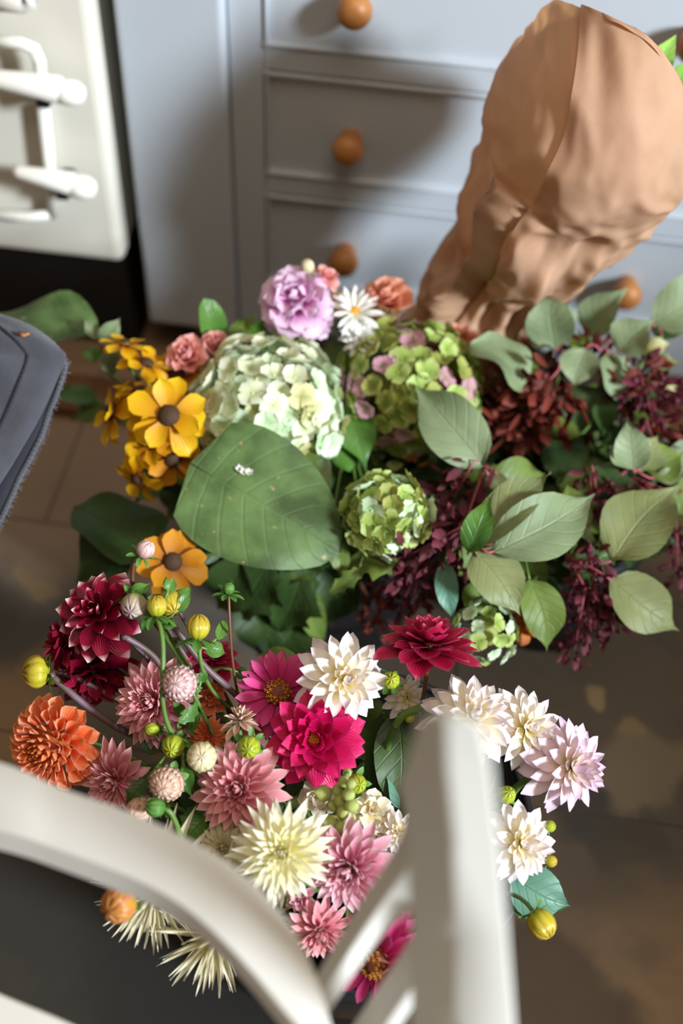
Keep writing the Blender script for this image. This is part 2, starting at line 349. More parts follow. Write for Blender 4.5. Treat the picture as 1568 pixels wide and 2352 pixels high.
# ------------------------------------------------------------------ petal meshes
SHAPES = {
 'point': lambda t: (math.sin(math.pi * min(t, 1) ** .85 * .97 + .03) ** .75) * (.35 + .65 * min(1, t * 2.2)),
 'round': lambda t: (.28 + .72 * min(1, t * 1.7) ** .9) * (1 - max(0, (t - .62) / .38) ** 2.6 * .93),
 'blunt': lambda t: (.25 + .75 * min(1, t * 2) ** .9) * (1 - max(0, (t - .55) / .45) ** 2.2 * .97),
 'spike': lambda t: (.5 + .5 * min(1, t * 3)) * (1 - t ** 1.8 * .97),
}
def petal_verts(L, W, shape, cup, bend, wav=0, seed=0, nx=4, ny=6, tipcurl=0):
    rg = random.Random(seed); ph = rg.uniform(0, 6)
    P = []; U = []; y = z = 0.0; f = SHAPES[shape]
    for j in range(ny + 1):
        t = j / ny
        ang = bend * t + tipcurl * max(0, t - .6) * 2.5
        if j: y += math.cos(ang) * L / ny; z += math.sin(ang) * L / ny
        hw = W * .5 * f(t); row = []; ur = []
        for i in range(nx + 1):
            s = i / nx * 2 - 1
            th = cup * s
            if abs(cup) > 1e-3: xx = math.sin(th) / cup * hw; zz = (1 - math.cos(th)) / cup * hw * 1.0
            else: xx = s * hw; zz = 0
            zz += wav * W * math.sin(ph + t * 7 + s * 2.2) * abs(s) * t
            row.append(Vector((xx, y - math.sin(ang) * 0, z)) + Vector((0, -math.sin(ang), math.cos(ang))) * zz); ur.append((i / nx, t))
        P.append(row); U.append(ur)
    return P, U

KIND = {  # N, heart, alpha0, alpha1, aexp, len0, len1, width0, width1, shape, cup0, cup1, bend0, bend1, base radius, base z top, base z bottom
 'decorative': dict(N=112, H=20, a0=8, a1=108, ae=.76, l0=.24, l1=.98, w0=.11, w1=.32, sh='blunt', c0=1.2, c1=.55, b0=1.1, b1=-.05, br=.12, z0=.14, z1=-.12),
 'pompon': dict(N=118, H=20, a0=4, a1=118, ae=.74, l0=.2, l1=.54, w0=.11, w1=.50, sh='round', c0=1.4, c1=.95, b0=.7, b1=.10, br=.52, z0=.38, z1=-.28),
 'open': dict(N=40, H=4, a0=34, a1=100, ae=.75, l0=.50, l1=1.0, w0=.30, w1=.56, sh='blunt', c0=.7, c1=.3, b0=.5, b1=-.12, br=.09, z0=.05, z1=-.12),
 'lily': dict(N=62, H=8, a0=12, a1=116, ae=.70, l0=.36, l1=.98, w0=.18, w1=.42, sh='blunt', c0=1.2, c1=.6, b0=.8, b1=-.2, br=.13, z0=.14, z1=-.18),
 'cactus': dict(N=104, H=16, a0=6, a1=110, ae=.72, l0=.28, l1=1.0, w0=.13, w1=.38, sh='spike', c0=1.1, c1=.55, b0=.6, b1=-.1, br=.13, z0=.12, z1=-.14, wav=.14),
 'spider': dict(N=90, H=10, a0=15, a1=145, ae=.8, l0=.5, l1=1.0, w0=.10, w1=.20, sh='spike', c0=1.4, c1=1.2, b0=.4, b1=.1, br=.16, z0=.12, z1=-.2),
 'ragged': dict(N=38, H=5, a0=20, a1=112, ae=.74, l0=.45, l1=1.0, w0=.24, w1=.52, sh='blunt', c0=.8, c1=.4, b0=.5, b1=-.3, br=.10, z0=.07, z1=-.15),
 'zinnia': dict(N=50, H=0, a0=66, a1=118, ae=1, l0=.72, l1=.98, w0=.25, w1=.32, sh='round', c0=.5, c1=.5, b0=.2, b1=-.5, br=.24, z0=.08, z1=-.14),
 'helenium': dict(N=12, H=0, a0=74, a1=104, ae=1, l0=.9, l1=1.0, w0=.62, w1=.74, sh='round', c0=.5, c1=.6, b0=.2, b1=-.6, br=.20, z0=.0, z1=-.05),
 'daisy': dict(N=26, H=0, a0=60, a1=95, ae=1, l0=.8, l1=1.0, w0=.18, w1=.22, sh='round', c0=.5, c1=.4, b0=.3, b1=-.2, br=.14, z0=.02, z1=-.05),
 'rose': dict(N=28, H=6, a0=10, a1=84, ae=.8, l0=.5, l1=.95, w0=.5, w1=.95, sh='round', c0=1.3, c1=.8, b0=.9, b1=.5, br=.08, z0=.05, z1=-.2, tc=-.5),
 'ruffle': dict(N=30, H=3, a0=15, a1=120, ae=.85, l0=.45, l1=.78, w0=.55, w1=.8, sh='round', c0=.6, c1=.3, b0=.5, b1=-.3, br=.32, z0=.25, z1=-.25, wav=.24),
 'frilly': dict(N=14, H=2, a0=25, a1=100, ae=.85, l0=.6, l1=.95, w0=.5, w1=.85, sh='round', c0=.8, c1=.4, b0=.6, b1=-.3, br=.1, z0=.05, z1=-.1, wav=.2),
}
KST = 6; _pm = {}
def kmesh(kind, st, m, var=0):
    key = (kind, st, m.name, var)
    if key not in _pm:
        k = KIND[kind]; q = st / (KST - 1); lp = lambda a, b: a + (b - a) * q
        P, U = petal_verts(lp(k['l0'], k['l1']), lp(k['w0'], k['w1']), k['sh'], lp(k['c0'], k['c1']), lp(k['b0'], k['b1']) * (1 + .3 * var), k.get('wav', .06) * (1 + .5 * var), seed=st + 17 * var, tipcurl=k.get('tc', 0))
        _pm[key] = (P, U, MB().grid(P, U).mesh('petal', m))
    return _pm[key]
def pmatrix(az, al, br, bz):
    sa, ca, s, c = math.sin(al), math.cos(al), math.sin(az), math.cos(az)
    Y = Vector((sa * c, sa * s, ca)); Z = Vector((-ca * c, -ca * s, sa)); X = Y.cross(Z)
    Mx = Matrix((X, Y, Z)).transposed().to_4x4(); Mx.translation = (br * c, br * s, bz); return Mx
def frame(axis, spin=0):
    z = Vector(axis).normalized(); x = z.orthogonal().normalized(); y = z.cross(x)
    return Matrix((x, y, z)).transposed().to_4x4() @ Matrix.Rotation(spin, 4, 'Z')

def bezier(a, b, c, d, n=12):
    r = []
    for i in range(n + 1):
        t = i / n; u = 1 - t; r.append(a * u ** 3 + b * 3 * u * u * t + c * 3 * u * t * t + d * t ** 3)
    return r

BUCK = {}   # name: (centre xy, top radius, bottom radius, height)
def stem_path(P, ax, bk, rg, back=.05):
    if isinstance(bk, str):
        (cx, cy), rt, rb, h = BUCK[bk]
        d = Vector((P.x - cx, P.y - cy)); dl = d.length; k = min(dl, rt * .78) / max(dl, 1e-4)
        mid = Vector((cx + d.x * k, cy + d.y * k, h + .005))
        end = Vector((cx - d.x * k * .35 + rg.uniform(-.02, .02), cy - d.y * k * .35 + rg.uniform(-.02, .02), .012))
        a = bezier(P, P - ax * back, mid + (P - mid) * .35 + Vector((0, 0, .01)), mid, 10)
        return a + bezier(mid, mid + (mid - a[-2]).normalized() * .04, end + Vector((0, 0, .05)), end, 5)[1:], end
    pts = bk; return pts, pts[-1]

def flower(kind, name, m, px, py, rpx, z, face, label, bk='front', heart=None, cat='flower', seed=None, stem=None, sr=.0022,
           squash=1.0, centre=None, spin=None, group=None, Nf=1.0, stemback=.05, leaves=0):
    seed = seed if seed is not None else int(px * 7 + py); rg = random.Random(seed)
    k = KIND[kind]; d = dz(px, py, z); R = rpx * d / FPX; P = PZ(px, py, z); ax = camdir(*face)
    path, end = stem_path(P - ax * R * .12, ax, bk, rg, stemback)
    root = thing(name, label, cat, end, group)
    B = Matrix.Translation(P - end) @ frame(ax, rg.uniform(0, 6) if spin is None else spin) @ Matrix.Diagonal((R, R, R * squash, 1))
    N = int(k['N'] * Nf); hb = MB(); ga = math.radians(137.508)
    for i in range(N):
        q = (i + .5) / N; st = min(KST - 1, int(q * KST)); al = math.radians(k['a0'] + (k['a1'] - k['a0']) * q ** k['ae']) + rg.uniform(-.07, .07)
        az = i * ga + rg.uniform(-.08, .08)
        br = k['br'] * min(1, (q * 1.6) ** .6); bz = k['z0'] + (k['z1'] - k['z0']) * q ** 1.3
        if kind in ('zinnia',): br = k['br']
        sc = rg.uniform(.92, 1.06)
        if i < k['H']: sc *= .75 + .5 * i / max(1, k['H'])
        Mx = pmatrix(az, al, br, bz) @ Matrix.Diagonal((sc * rg.uniform(.9, 1.08), sc, sc, 1)) @ Matrix.Rotation(rg.uniform(-.12, .12), 4, 'Y')
        if i < k['H']:
            Pp, U, _ = kmesh(kind, st, m); hb.grid([[Mx @ v for v in r] for r in Pp], U)
        else:
            link('petal', kmesh(kind, st, m, i % 3 - 1)[2], root, B @ Mx)
    if k['H']:
        link('flower_heart', hb.mesh('flower_heart', heart or m), root, B)
    if centre == 'cone':      # zinnia / helenium: dark cone with small florets
        cb = MB(); cb.ball(Vector((0, 0, .07)), .31, n=14, m=8, k=.9); link('flower_cone', cb.mesh('flower_cone', M['zinnia_c']), root, B)
        fb = MB()
        for i in range(30):
            r = .31 * math.sqrt((i + 8) / 38); a = i * ga
            c = Vector((r * math.cos(a), r * math.sin(a), .07 + .27 * math.sqrt(max(0, 1 - (r / .33) ** 2))))
            for q in range(4):
                b = q * math.pi / 2 + i; fb.tube([c, c + Vector((math.cos(b) * .045, math.sin(b) * .045, .05))], [.014, .006], 4)
        link('stamens', fb.mesh('stamens', M['stamen']), root, B)
    elif centre == 'dark':
        cb = MB(); cb.ball(Vector((0, 0, .02)), .3, n=12, m=8, k=.7); link('flower_centre', cb.mesh('flower_centre', M['ycentre']), root, B)
    elif centre == 'yellow':
        fb = MB()
        for i in range(26):
            r = .085 * math.sqrt(i / 26); a = i * ga; c = Vector((r * math.cos(a), r * math.sin(a), .02)); fb.tube([c, c + Vector((r * .3 * math.cos(a), r * .3 * math.sin(a), .16))], [.014, .02], 5)
        link('stamens', fb.mesh('stamens', M['stamen']), root, B)
    elif centre == 'button':
        cb = MB(); cb.ball(Vector((0, 0, .04)), .2, n=12, m=6, k=.5); link('flower_centre', cb.mesh('flower_centre', M['stamen']), root, B)
    if k['br'] > .3:
        link('receptacle', MB().ball(Vector((0, 0, 0)), k['br'] * .92, n=14, m=8, k=.85).mesh('receptacle', heart or m), root, B)
    # calyx
    cb = MB()
    for i in range(7):
        Pp, U = petal_verts(.34, .16, 'point', .5, .5)
        Mx = pmatrix(i * 2 * math.pi / 7, 1.9, .08, k['z1'] - .06); cb.grid([[Mx @ v for v in r] for r in Pp], U)
    cb.ball(Vector((0, 0, k['z1'] - .04)), .13, n=10, m=6)
    link('calyx', cb.mesh('calyx', M['calyx']), root, B)
    sb = MB().tube(path, [sr * .85] * (len(path) // 2) + [sr] * (len(path) - len(path) // 2), 7)
    part('stem', sb, stem or M['stem'], root)
    return root

def bud(name, m, px, py, rpx, z, face, label, bk='front', NB=10, rows=2, sep=6, seplen=1.5, sepang=1.5, seed=None, stem=None, path=None, sr=.0017, k=1.1, sepmat=None, closed=True, group=None, plen=None):
    """round bud: ball wrapped in close fitting bracts, a ring of spreading sepals and a stem"""
    seed = seed or int(px * 3 + py); rg = random.Random(seed); d = dz(px, py, z); R = rpx * d / FPX; P = PZ(px, py, z); ax = camdir(*face)
    base = P - ax * R * 1.0
    pth, end = stem_path(base, ax, path or bk, rg, .03)
    if path: pth = [base] + list(path); end = pth[-1]
    root = thing(name, label, 'flower bud', end, group)
    B = Matrix.Translation(P - end) @ frame(ax, rg.uniform(0, 6)) @ Matrix.Diagonal((R, R, R * k, 1))
    link('bud_core', MB().ball(Vector((0, 0, 0)), .93, n=16, m=10).mesh('bud_core', m), root, B)
    # wrapping bracts on the ball
    for r_ in range(rows):
        top = 1.25 + (math.pi - 1.35) * 1.0
        b0 = math.pi * (.95 - (.86 if rows > 2 else .4) * r_ / max(rows, 1)); b1 = max(.05, b0 - (2.3 if plen is None else plen))
        n_ = max(5, int(NB * (math.sin((b0 + b1) / 2)) + .5)); hw = math.pi / n_ * 1.15
        key = ('bractm', m.name, rows, NB, r_, plen)
        if key not in _pm:
            P_, U_ = [], []
            for j in range(8):
                t = j / 7; be = b0 + (b1 - b0) * t; rr = 1.03 - .012 * r_ + (.09 * t * t if rows > 3 else 0)
                wv = hw * (math.sin(math.pi * min(1, .25 + t * .75)) ** .8 + .02) * 1.1
                row, ur = [], []
                for i in range(5):
                    s = i / 4 * 2 - 1; q = s * wv; bulge = .055 * (1 - s * s)
                    sb_ = math.sin(be)
                    row.append(Vector((sb_ * math.cos(q), sb_ * math.sin(q), math.cos(be))) * (rr + bulge - .02)); ur.append((i / 4, t))
                P_.append(row); U_.append(ur)
            _pm[key] = MB().grid(P_, U_).mesh('bract', m)
        for i in range(n_):
            link('bract', _pm[key], root, B @ Matrix.Rotation(2 * math.pi * (i + .5 * (r_ % 2)) / n_ + rg.uniform(-.05, .05), 4, 'Z'))
    if ('sepal', seplen) not in _pm:
        Pp, U = petal_verts(seplen, max(.62 * min(1, seplen), .46 * seplen), 'blunt', .5, -.3); _pm[('sepal', seplen)] = MB().grid(Pp, U).mesh('sepal', M['calyx'])
    for i in range(sep):
        link('sepal', _pm[('sepal', seplen)], root, B @ pmatrix(i * 2 * math.pi / sep + rg.uniform(-.2, .2), sepang + rg.uniform(-.3, .3), .3, -.95))
    part('stem', MB().tube(pth, [sr] * len(pth), 7), stem or M['stem'], root)
    return root

# ------------------------------------------------------------------ leaves
def leaf_mb(Bp, Tp, W, nrm, shape='ovate', fold=.25, bulge=.10, wave=.075, seed=0, nx=6, ny=11, curl=0):
    rg = random.Random(seed); ph = rg.uniform(0, 6); sway = rg.uniform(-.07, .07); d = Tp - Bp; L = d.length; Y = d / L
    n = (nrm - Y * nrm.dot(Y)).normalized(); X = Y.cross(n)
    P, U = [], []
    for j in range(ny + 1):
        t = j / ny
        if shape == 'ovate': hw = math.sin(math.pi * t ** .70) ** .85 * (1 - .72 * max(0, min(1, (t - .66) / .26)) ** 1.2) * 1.06 + .012
        elif shape == 'heart': hw = math.sqrt(max(0, 1 - (2 * t ** .62 - 1) ** 2)) * (1 - .35 * t ** 3) + .01
        elif shape == 'round': hw = math.sqrt(max(0, 1 - (2 * t - 1) ** 2)) ** .85 + .02
        elif shape == 'lance': hw = math.sin(math.pi * t ** .85) ** 1.1 + .02
        elif shape == 'lobed': hw = (math.sin(math.pi * t ** .7) ** .9) * (1 + .28 * math.sin(t * 22)) + .02
        hw *= W / 2; row, ur = [], []
        for i in range(nx + 1):
            s = i / nx * 2 - 1; yy = t * L
            if shape == 'heart': yy -= L * .20 * abs(s) ** 1.2 * max(0, 1 - t * 2.2) - L * .02
            z = fold * abs(s) * hw + 4 * bulge * L * t * (1 - t) + wave * W * math.sin(ph + t * 9 + s * 1.5) * s * s - curl * L * max(0, t - .5) ** 2 * 4
            row.append(Bp + Y * yy + X * (s * hw + sway * L * math.sin(math.pi * t)) + n * z); ur.append((i / nx, t))
        P.append(row); U.append(ur)
    return MB().grid(P, U)
NLEAF = [0]
def add_leaf(root, bx, by, tx, ty, wpx, zb, zt, m, shape='ovate', roll=0, pitch=.35, pet=None, **kw):
    Bp, Tp = PZ(bx, by, zb), PZ(tx, ty, zt); dd = (dz(bx, by, zb) + dz(tx, ty, zt)) / 2
    n = camdir(.15, pitch, 1); Y = (Tp - Bp).normalized(); n = Matrix.Rotation(roll, 3, Y) @ n
    NLEAF[0] += 1
    o = part('leaf', leaf_mb(Bp, Tp, wpx * dd / FPX, n, shape, seed=NLEAF[0], **kw), M[m], root)
    if pet is not None:
        q = Vector(pet); part('leaf_stalk', MB().tube(bezier(q, q + (Bp - q) * .3 + Vector((0, 0, .012)), Bp - Y * .012, Bp + Y * .004, 5), .0013, 6), M['stem_r'] if m in ('leaf_sage', 'leaf_ygreen') else M['stem'], root)
    return o
def sprig(name, label, cat, bk, top, leaves, group=None, sm='stem', sr=.003, bracts=(), mids=None):
    """branch: stem from the bucket through the points in `top` [(px,py,z)...], leaves and bract tassels on it"""
    rg = random.Random(len(label) * 13 + int(top[0][0])); pts = [PZ(*p) for p in top]
    path, end = stem_path(pts[0], (pts[0] - pts[1]).normalized() * -1 if len(pts) > 1 else Vector((0, 0, 1)), bk, rg, .03)
    root = thing(name, label, cat, end, group)
    full = path[::-1][:-1] + pts if False else list(reversed(path)) + pts[1:]
    part('stem', MB().tube(full, [sr] * (len(full) - 1) + [sr * .5], 7), M[sm], root)
    for lf in leaves:
        a = list(lf); kw = a.pop() if isinstance(a[-1], dict) else {}
        bp = PZ(a[0], a[1], a[5]); near = min(full, key=lambda q: (q - bp).length)
        add_leaf(root, *a, pet=near if (near - bp).length > .004 else None, **kw)
    for (bx, by, bz_, lpx, wpx, dx, dy, mm, n_) in bracts:
        tassel(root, bx, by, bz_, lpx, wpx, dx, dy, M[mm], n_, min(full, key=lambda q: (q - PZ(bx, by, bz_)).length))
    return root
def tassel(root, px, py, z, lpx, wpx, dx, dy, m, n, anchor):
    d = dz(px, py, z); s = d / FPX; C = PZ(px, py, z); ax = camdir(dx, dy, -.25); rg = random.Random(int(px + py))
    L, Wd = lpx * s, wpx * s; mb = MB(); A = C - ax * L / 2; F = frame(ax)
    P0, U0 = petal_verts(1, .5, 'point', .7, .4, nx=2, ny=3)
    for i in range(n):
        t = rg.random() ** .9; rr = Wd * .5 * (.5 + .6 * math.sin(math.pi * (t * .8 + .12))); az = i * 2.39996
        c = A + ax * L * t + Vector([rg.uniform(-1, 1) * Wd * .12 for _ in range(3)]); sc = Wd * rg.uniform(.22, .50)
        Mx = Matrix.Translation(c) @ F @ pmatrix(az + rg.uniform(-.6, .6), rg.uniform(.3, 2.2), rr * rg.uniform(.2, 1.0), rg.uniform(-.2, .2) * sc) @ Matrix.Rotation(rg.uniform(-1.2, 1.2), 4, 'Y') @ Matrix.Diagonal((sc * 1.15, sc, sc, 1))
        mb.grid([[Mx @ v for v in r] for r in P0], U0)
        if i % 3 == 0: mb.ball(Mx @ Vector((0, .3, .05)), sc * .2, n=6, m=4)
    part('bract_cluster', mb, m, root, kind='stuff')
    part('tassel_stalk', MB().tube([anchor, (anchor + A) / 2 + Vector((0, 0, .004)), A, A + ax * L * .9], [.0014, .0012, .0011, .0006], 6), M['stem_r'], root)

def hydrangea(px, py, rpx, z, mats, n, label, bk, face=(0, .4, 1), fr=.21, squash=.8, seed=1):
    rg = random.Random(seed); d = dz(px, py, z); R = rpx * d / FPX; P = PZ(px, py, z); ax = camdir(*face)
    C = P - ax * R * .3; path, end = stem_path(C, ax, bk, rg, .05); root = thing('hydrangea', label, 'flower', end)
    F = frame(ax); cb = MB(); cb.ball(Vector((0, 0, 0)), .52, n=14, m=8); link('flower_core', cb.mesh('flower_core', M['hyd_olive']), root, Matrix.Translation(C - end) @ F @ Matrix.Diagonal((R, R, R * squash, 1)))
    for i in range(n):
        c = 1 - 1.5 * (i + .5) / n; th = math.acos(max(-1, min(1, c))) + rg.uniform(-.04, .04); az = i * 2.39996
        m = mats[int(rg.random() ** 1.3 * len(mats))]
        key = ('floret', m.name, i % 3)
        if key not in _pm:
            fb = MB()
            for q in range(4):
                Pp, U = petal_verts(.95, 1.15, 'round', .25, [.2, -.2, .4][i % 3] + .15 * (q % 2), wav=.06, seed=q + i, nx=3, ny=4)
                Mx = pmatrix(q * math.pi / 2 + .06 * (q % 2), 1.3 + .22 * (q % 2), .03, 0); fb.grid([[Mx @ v for v in r] for r in Pp], U)
            fb.ball(Vector((0, 0, .04)), .08, n=6, m=4)
            _pm[key] = fb.mesh('floret', m)
        rr = R * rg.uniform(.86, 1.04); dirn = Vector((math.sin(th) * math.cos(az), math.sin(th) * math.sin(az), math.cos(th) * squash))
        p = (F.to_3x3() @ dirn) * rr; nn = (F.to_3x3() @ (dirn + Vector([rg.uniform(-.35, .35) for _ in range(3)]))).normalized()
        s = R * fr * rg.uniform(.85, 1.15)
        link('floret', _pm[key], root, Matrix.Translation(C - end + p) @ frame(nn, rg.uniform(0, 6)) @ Matrix.Diagonal((s, s, s, 1)))
    part('stem', MB().tube(path, .003, 7), M['stem'], root)
    return root
# ------------------------------------------------------------------ the setting
WY = 1.304                                          # front of the drawer cabinet
gb = MB(); gb.box((0, .6, -.012), (4.4, 4.4, .02)); base = struct('floor', gb, M['grout'])
jy1 = PZ(1380, 1872, 0).y; jy0 = PZ(70, 1195, 0).y; SL = (jy0 - jy1)
ys = [jy1 - 2 * SL, jy1 - SL, jy1, jy0, jy0 + SL, jy0 + 2 * SL]
slab_me = {}
for r_ in range(len(ys) - 1):
    for c_ in range(-3, 4):
        wd = SL * 1.5; x0 = c_ * wd + (.21 if r_ % 2 else -.16)
        if wd not in slab_me:
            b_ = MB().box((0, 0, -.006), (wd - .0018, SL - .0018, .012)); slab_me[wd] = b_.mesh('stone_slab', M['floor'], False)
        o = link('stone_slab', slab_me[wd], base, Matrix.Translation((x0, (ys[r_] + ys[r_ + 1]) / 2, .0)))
        bev(o, .001, 2)
struct('wall_back', MB().box((0, 1.97, 1.3), (4.4, .06, 2.6)), M['wall'])
wr = MB(); wr.box((1.43, .6, .455), (.06, 4.4, .91)); wr.box((1.43, .6, 2.4), (.06, 4.4, .5)); wr.box((1.43, 1.85, 1.425), (.06, 1.9, 1.45)); wr.box((1.43, -1.4, 1.425), (.06, .4, 1.45)); struct('wall_right', wr, M['wall'])
wn = MB()
for q in (-1.18, .88): wn.box((1.43, q, 1.425), (.07, .04, 1.45))
for q in (.93, 2.13): wn.box((1.42, -.15, q), (.10, 2.1, .04))
struct('window_1', wn, M['chair'], .003)
tb = MB(); tb.box((-.85, 1.185, .012), (.9, .07, .024)); struct('trim_1', tb, M['wood_dark'], .006)

# ---- drawer cabinet
zb, z_top = .075, .92; xl, xr = -.287, .395
cab = thing('drawer_cabinet', 'painted blue-grey chest of inset drawers with round oak knobs', 'cabinet', (0.05, 1.58, 0))
part('carcass', MB().box((.055, 1.63, (.09 + .9) / 2), (.66, .60, .80)), M['blue_paint_in'], cab, False)
fr = MB(); dz0 = [(.162, .307), (.335, .481), (.510, .656), (.685, .831)]; dx0, dx1 = -.246, .352
fr.box(((xl + dx0) / 2, WY + .01, (zb + z_top) / 2), (dx0 - xl, .02, z_top - zb));
part('side_stile', fr, M['blue_paint'], cab, False, .002)
fr = MB(); fr.box(((xr + dx1) / 2, WY + .01, (zb + z_top) / 2), (xr - dx1, .02, z_top - zb)); part('side_stile', fr, M['blue_paint'], cab, False, .002)
for a, b in ((zb, .162), (.307, .335), (.481, .510), (.656, .685), (.831, z_top)):
    part('rail', MB().box(((dx0 + dx1) / 2, WY + .01, (a + b) / 2), (dx1 - dx0, .02, b - a)), M['blue_paint'], cab, False, .002)
for a, b in dz0:
    dr = part('drawer', MB().box(((dx0 + dx1) / 2, WY + .016, (a + b) / 2), (dx1 - dx0 - .005, .02, b - a - .005)), M['blue_paint'], cab, False, .002)
    bd = MB()
    for q in (dx0 + .004, dx1 - .004): bd.box((q, WY + .003, (a + b) / 2), (.004, .012, b - a))
    for q in (a + .004, b - .004): bd.box(((dx0 + dx1) / 2, WY + .003, q), (dx1 - dx0, .012, .004))
    part('bead', bd, M['blue_paint'], cab, False, .001)
    for kx in (-.139, .236):
        kz = (a + b) / 2 - (.01 if a < .5 else .008); prof = [(.0, .043), (.008, .0425), (.0145, .039), (.0190, .033), (.0205, .0265), (.0190, .019), (.0165, .013), (.014, .008), (.0135, .003), (.0135, -.004)]
        kb = MB().lathe(Vector((kx, WY + .006, kz)), prof, 24, Vector((0, -1, 0)))
        ko = link('knob', kb.mesh('knob', M['wood_knob']), dr)
        ko.matrix_basis = Matrix.Translation(-cab.matrix_basis.translation - Vector((0, 0, 0)))
part('pilaster', MB().box((-.352, WY - .004 + .15, (zb + z_top) / 2), (.128, .33, z_top - zb)), M['blue_paint'], cab, False, .007)
part('worktop', MB().box((0, 1.61, .935), (.86, .66, .03)), M['wood_knob'], cab, False, .004)
for fx in (-.335, .35):
    for fy in (1.36, 1.85): part('foot', MB().box((fx, fy, .0385), (.05, .05, .075)), M['wood_knob'], cab, False, .004)

# ---- cream range cooker on the left
SY = 1.262; sr_ = PY(284, 608, SY); sx = sr_.x; szb = sr_.z
stv = thing('range_cooker', 'cream enamel range cooker with white lever handles and black plinth', 'cooker', (sx - .35, 1.6, 0))
part('body', MB().box((sx - .36, SY + .35, (szb + .9) / 2), (.71, .64, .9 - szb)), M['enamel'], stv, False, .008)
part('door_panel', MB().box((sx - .36, SY + .02, (szb + .9) / 2), (.72, .04, .9 - szb)), M['enamel'], stv, False, .012)
part('plinth', MB().box((sx - .36, SY + .36, szb / 2), (.70, .62, szb - .001)), M['black'], stv, False, .003)
HY = SY - .04
def hb(px0, py0, px1, py1, r0, r1, y=HY):
    return [PY(px0, py0, y), PY(px1, py1, y)], [r0, r1]
for (a, b, rr) in (((-60, 172), (150, 208), .012), ((30, 392), (178, 425), .011)):
    h = MB(); p, q = PY(*a, HY), PY(*b, HY)
    h.tube([p + (q - p) * t for t in (0, .1, .5, .93, 1)], [rr * .5, rr * .8, rr * 1.1, rr * 1.35, rr], 12)
    ho = part('lever_handle', h, M['enamel_w'], stv)
    e = MB().lathe(q + Vector((.004, 0, -.002)), [(0, .02), (.009, .018), (.0145, .010), (.0155, 0), (.0145, -.01), (.009, -.016), (0, -.017)], 18, (q - p).normalized()); part('handle_cap', e, M['enamel_w'], stv)
    mid = p + (q - p) * .72
    part('bracket', MB().box(mid + Vector((0, .02, -.018)), (.016, .045, .02)), M['black'], stv, False, .003)
rod = [PY(-40, 92, HY + .01), PY(50, 100, HY + .01), PY(78, 112, HY + .01), PY(90, 140, HY + .01), PY(94, 180, HY + .01)]
part('bent_rod', MB().tube(rod, .0075, 10), M['enamel_w'], stv)
part('upright_rod', MB().tube([PY(99, 245, SY - .012), PY(124, 495, SY - .012)], .008, 10), M['enamel_w'], stv)
part('lower_rod', MB().tube([PY(-60, 488, SY - .02), PY(70, 498, SY - .02), PY(124, 492, SY - .012)], [.006, .007, .006], 10), M['enamel_w'], stv)
part('top_handle', MB().tube([PY(-40, 2, HY), PY(55, 10, HY), PY(68, 5, HY), PY(66, -12, HY)], [.009, .010, .010, .009], 10), M['enamel_w'], stv)

# ---- white chair in the foreground
chair = thing('chair', 'off-white painted wooden chair with curved back slats, out of focus in front', 'chair', (-.15, .05, 0))
def member(rows, name, m='chair', bw=.004, smooth=True):
    mb = MB(); mb.grid(rows, closed=True); n = len(rows[0]); k = len(rows)
    mb.f.append(tuple(range(n))[::-1]); mb.f.append(tuple((k - 1) * n + i for i in range(n)))
    o = part(name, mb, M[m], chair, smooth); bev(o, bw, 3); o.modifiers['bevel'].angle_limit = .7; o.modifiers['bevel'].harden_normals = True; return o
def catmull(P, n=5):
    r = []
    for i in range(len(P) - 1):
        a, b, c, d = P[max(i - 1, 0)], P[i], P[i + 1], P[min(i + 2, len(P) - 1)]
        for k in range(n):
            t = k / n; r.append(.5 * ((2 * b) + (c - a) * t + (2 * a - 5 * b + 4 * c - d) * t * t + (3 * b - a - 3 * c + d) * t ** 3))
    return r + [P[-1]]
def slat(top, bot, tv, name, bw=.003):
    a, b = catmull([PD(*p) for p in top], 9), catmull([PD(*p) for p in bot], 9); rows = []
    for p, q in zip(a, b): rows.append([p, q, q + tv, p + tv])
    return member(rows, name, bw=bw, smooth=False)
imd = RW @ Vector((0, 1, 0)); fw = RW @ Vector((0, 0, 1))
# curved slat sweeping down from the left
slat([(-620, 1640, 0.790), (-260, 1690, 0.760), (0, 1750, 0.731), (130, 1805, 0.719), (300, 1865, 0.703), (450, 1935, 0.690), (570, 2015, 0.678), (650, 2100, 0.671), (705, 2190, 0.665), (745, 2300, 0.660), (770, 2400, 0.655)],
     [(-620, 1790, 0.785), (-260, 1850, 0.755), (0, 1908, 0.725), (130, 1950, 0.713), (300, 2015, 0.697), (410, 2075, 0.685), (500, 2150, 0.675), (580, 2235, 0.667), (650, 2320, 0.660), (720, 2400, 0.652), (770, 2460, 0.645)],
     imd * .016 + fw * .012, 'curved_slat')
# second slat: comes down from the post to the left, crossing the first
def bar(L_, F_, R_, name, dl=.028, dr=.004, bw=.004):
    a, b, c = (catmull([PD(x, y, d + e) for x, y, d in Q]) for Q, e in ((L_, dl), (F_, 0), (R_, dr)))
    return member([[q, r, r + (p - q) * .9, p] for p, q, r in zip(a, b, c)], name, bw=bw)
ds = (.545, .575, .605, .63, .655, .675, .685)
bar([(x, y, d) for (x, y), d in zip([(992, 1665), (915, 1785), (925, 1880), (893, 1965), (800, 2110), (690, 2300), (630, 2410)], ds)],
    [(x, y, d) for (x, y), d in zip([(1042, 1720), (1012, 1850), (985, 1930), (935, 1985), (848, 2112), (733, 2292), (672, 2410)], ds)],
    [(x, y, d) for (x, y), d in zip([(1055, 1750), (1040, 1890), (1035, 1990), (990, 2070), (892, 2135), (770, 2305), (712, 2415)], ds)], 'crossing_slat')
ds = (.62, .64, .66, .68, .70)
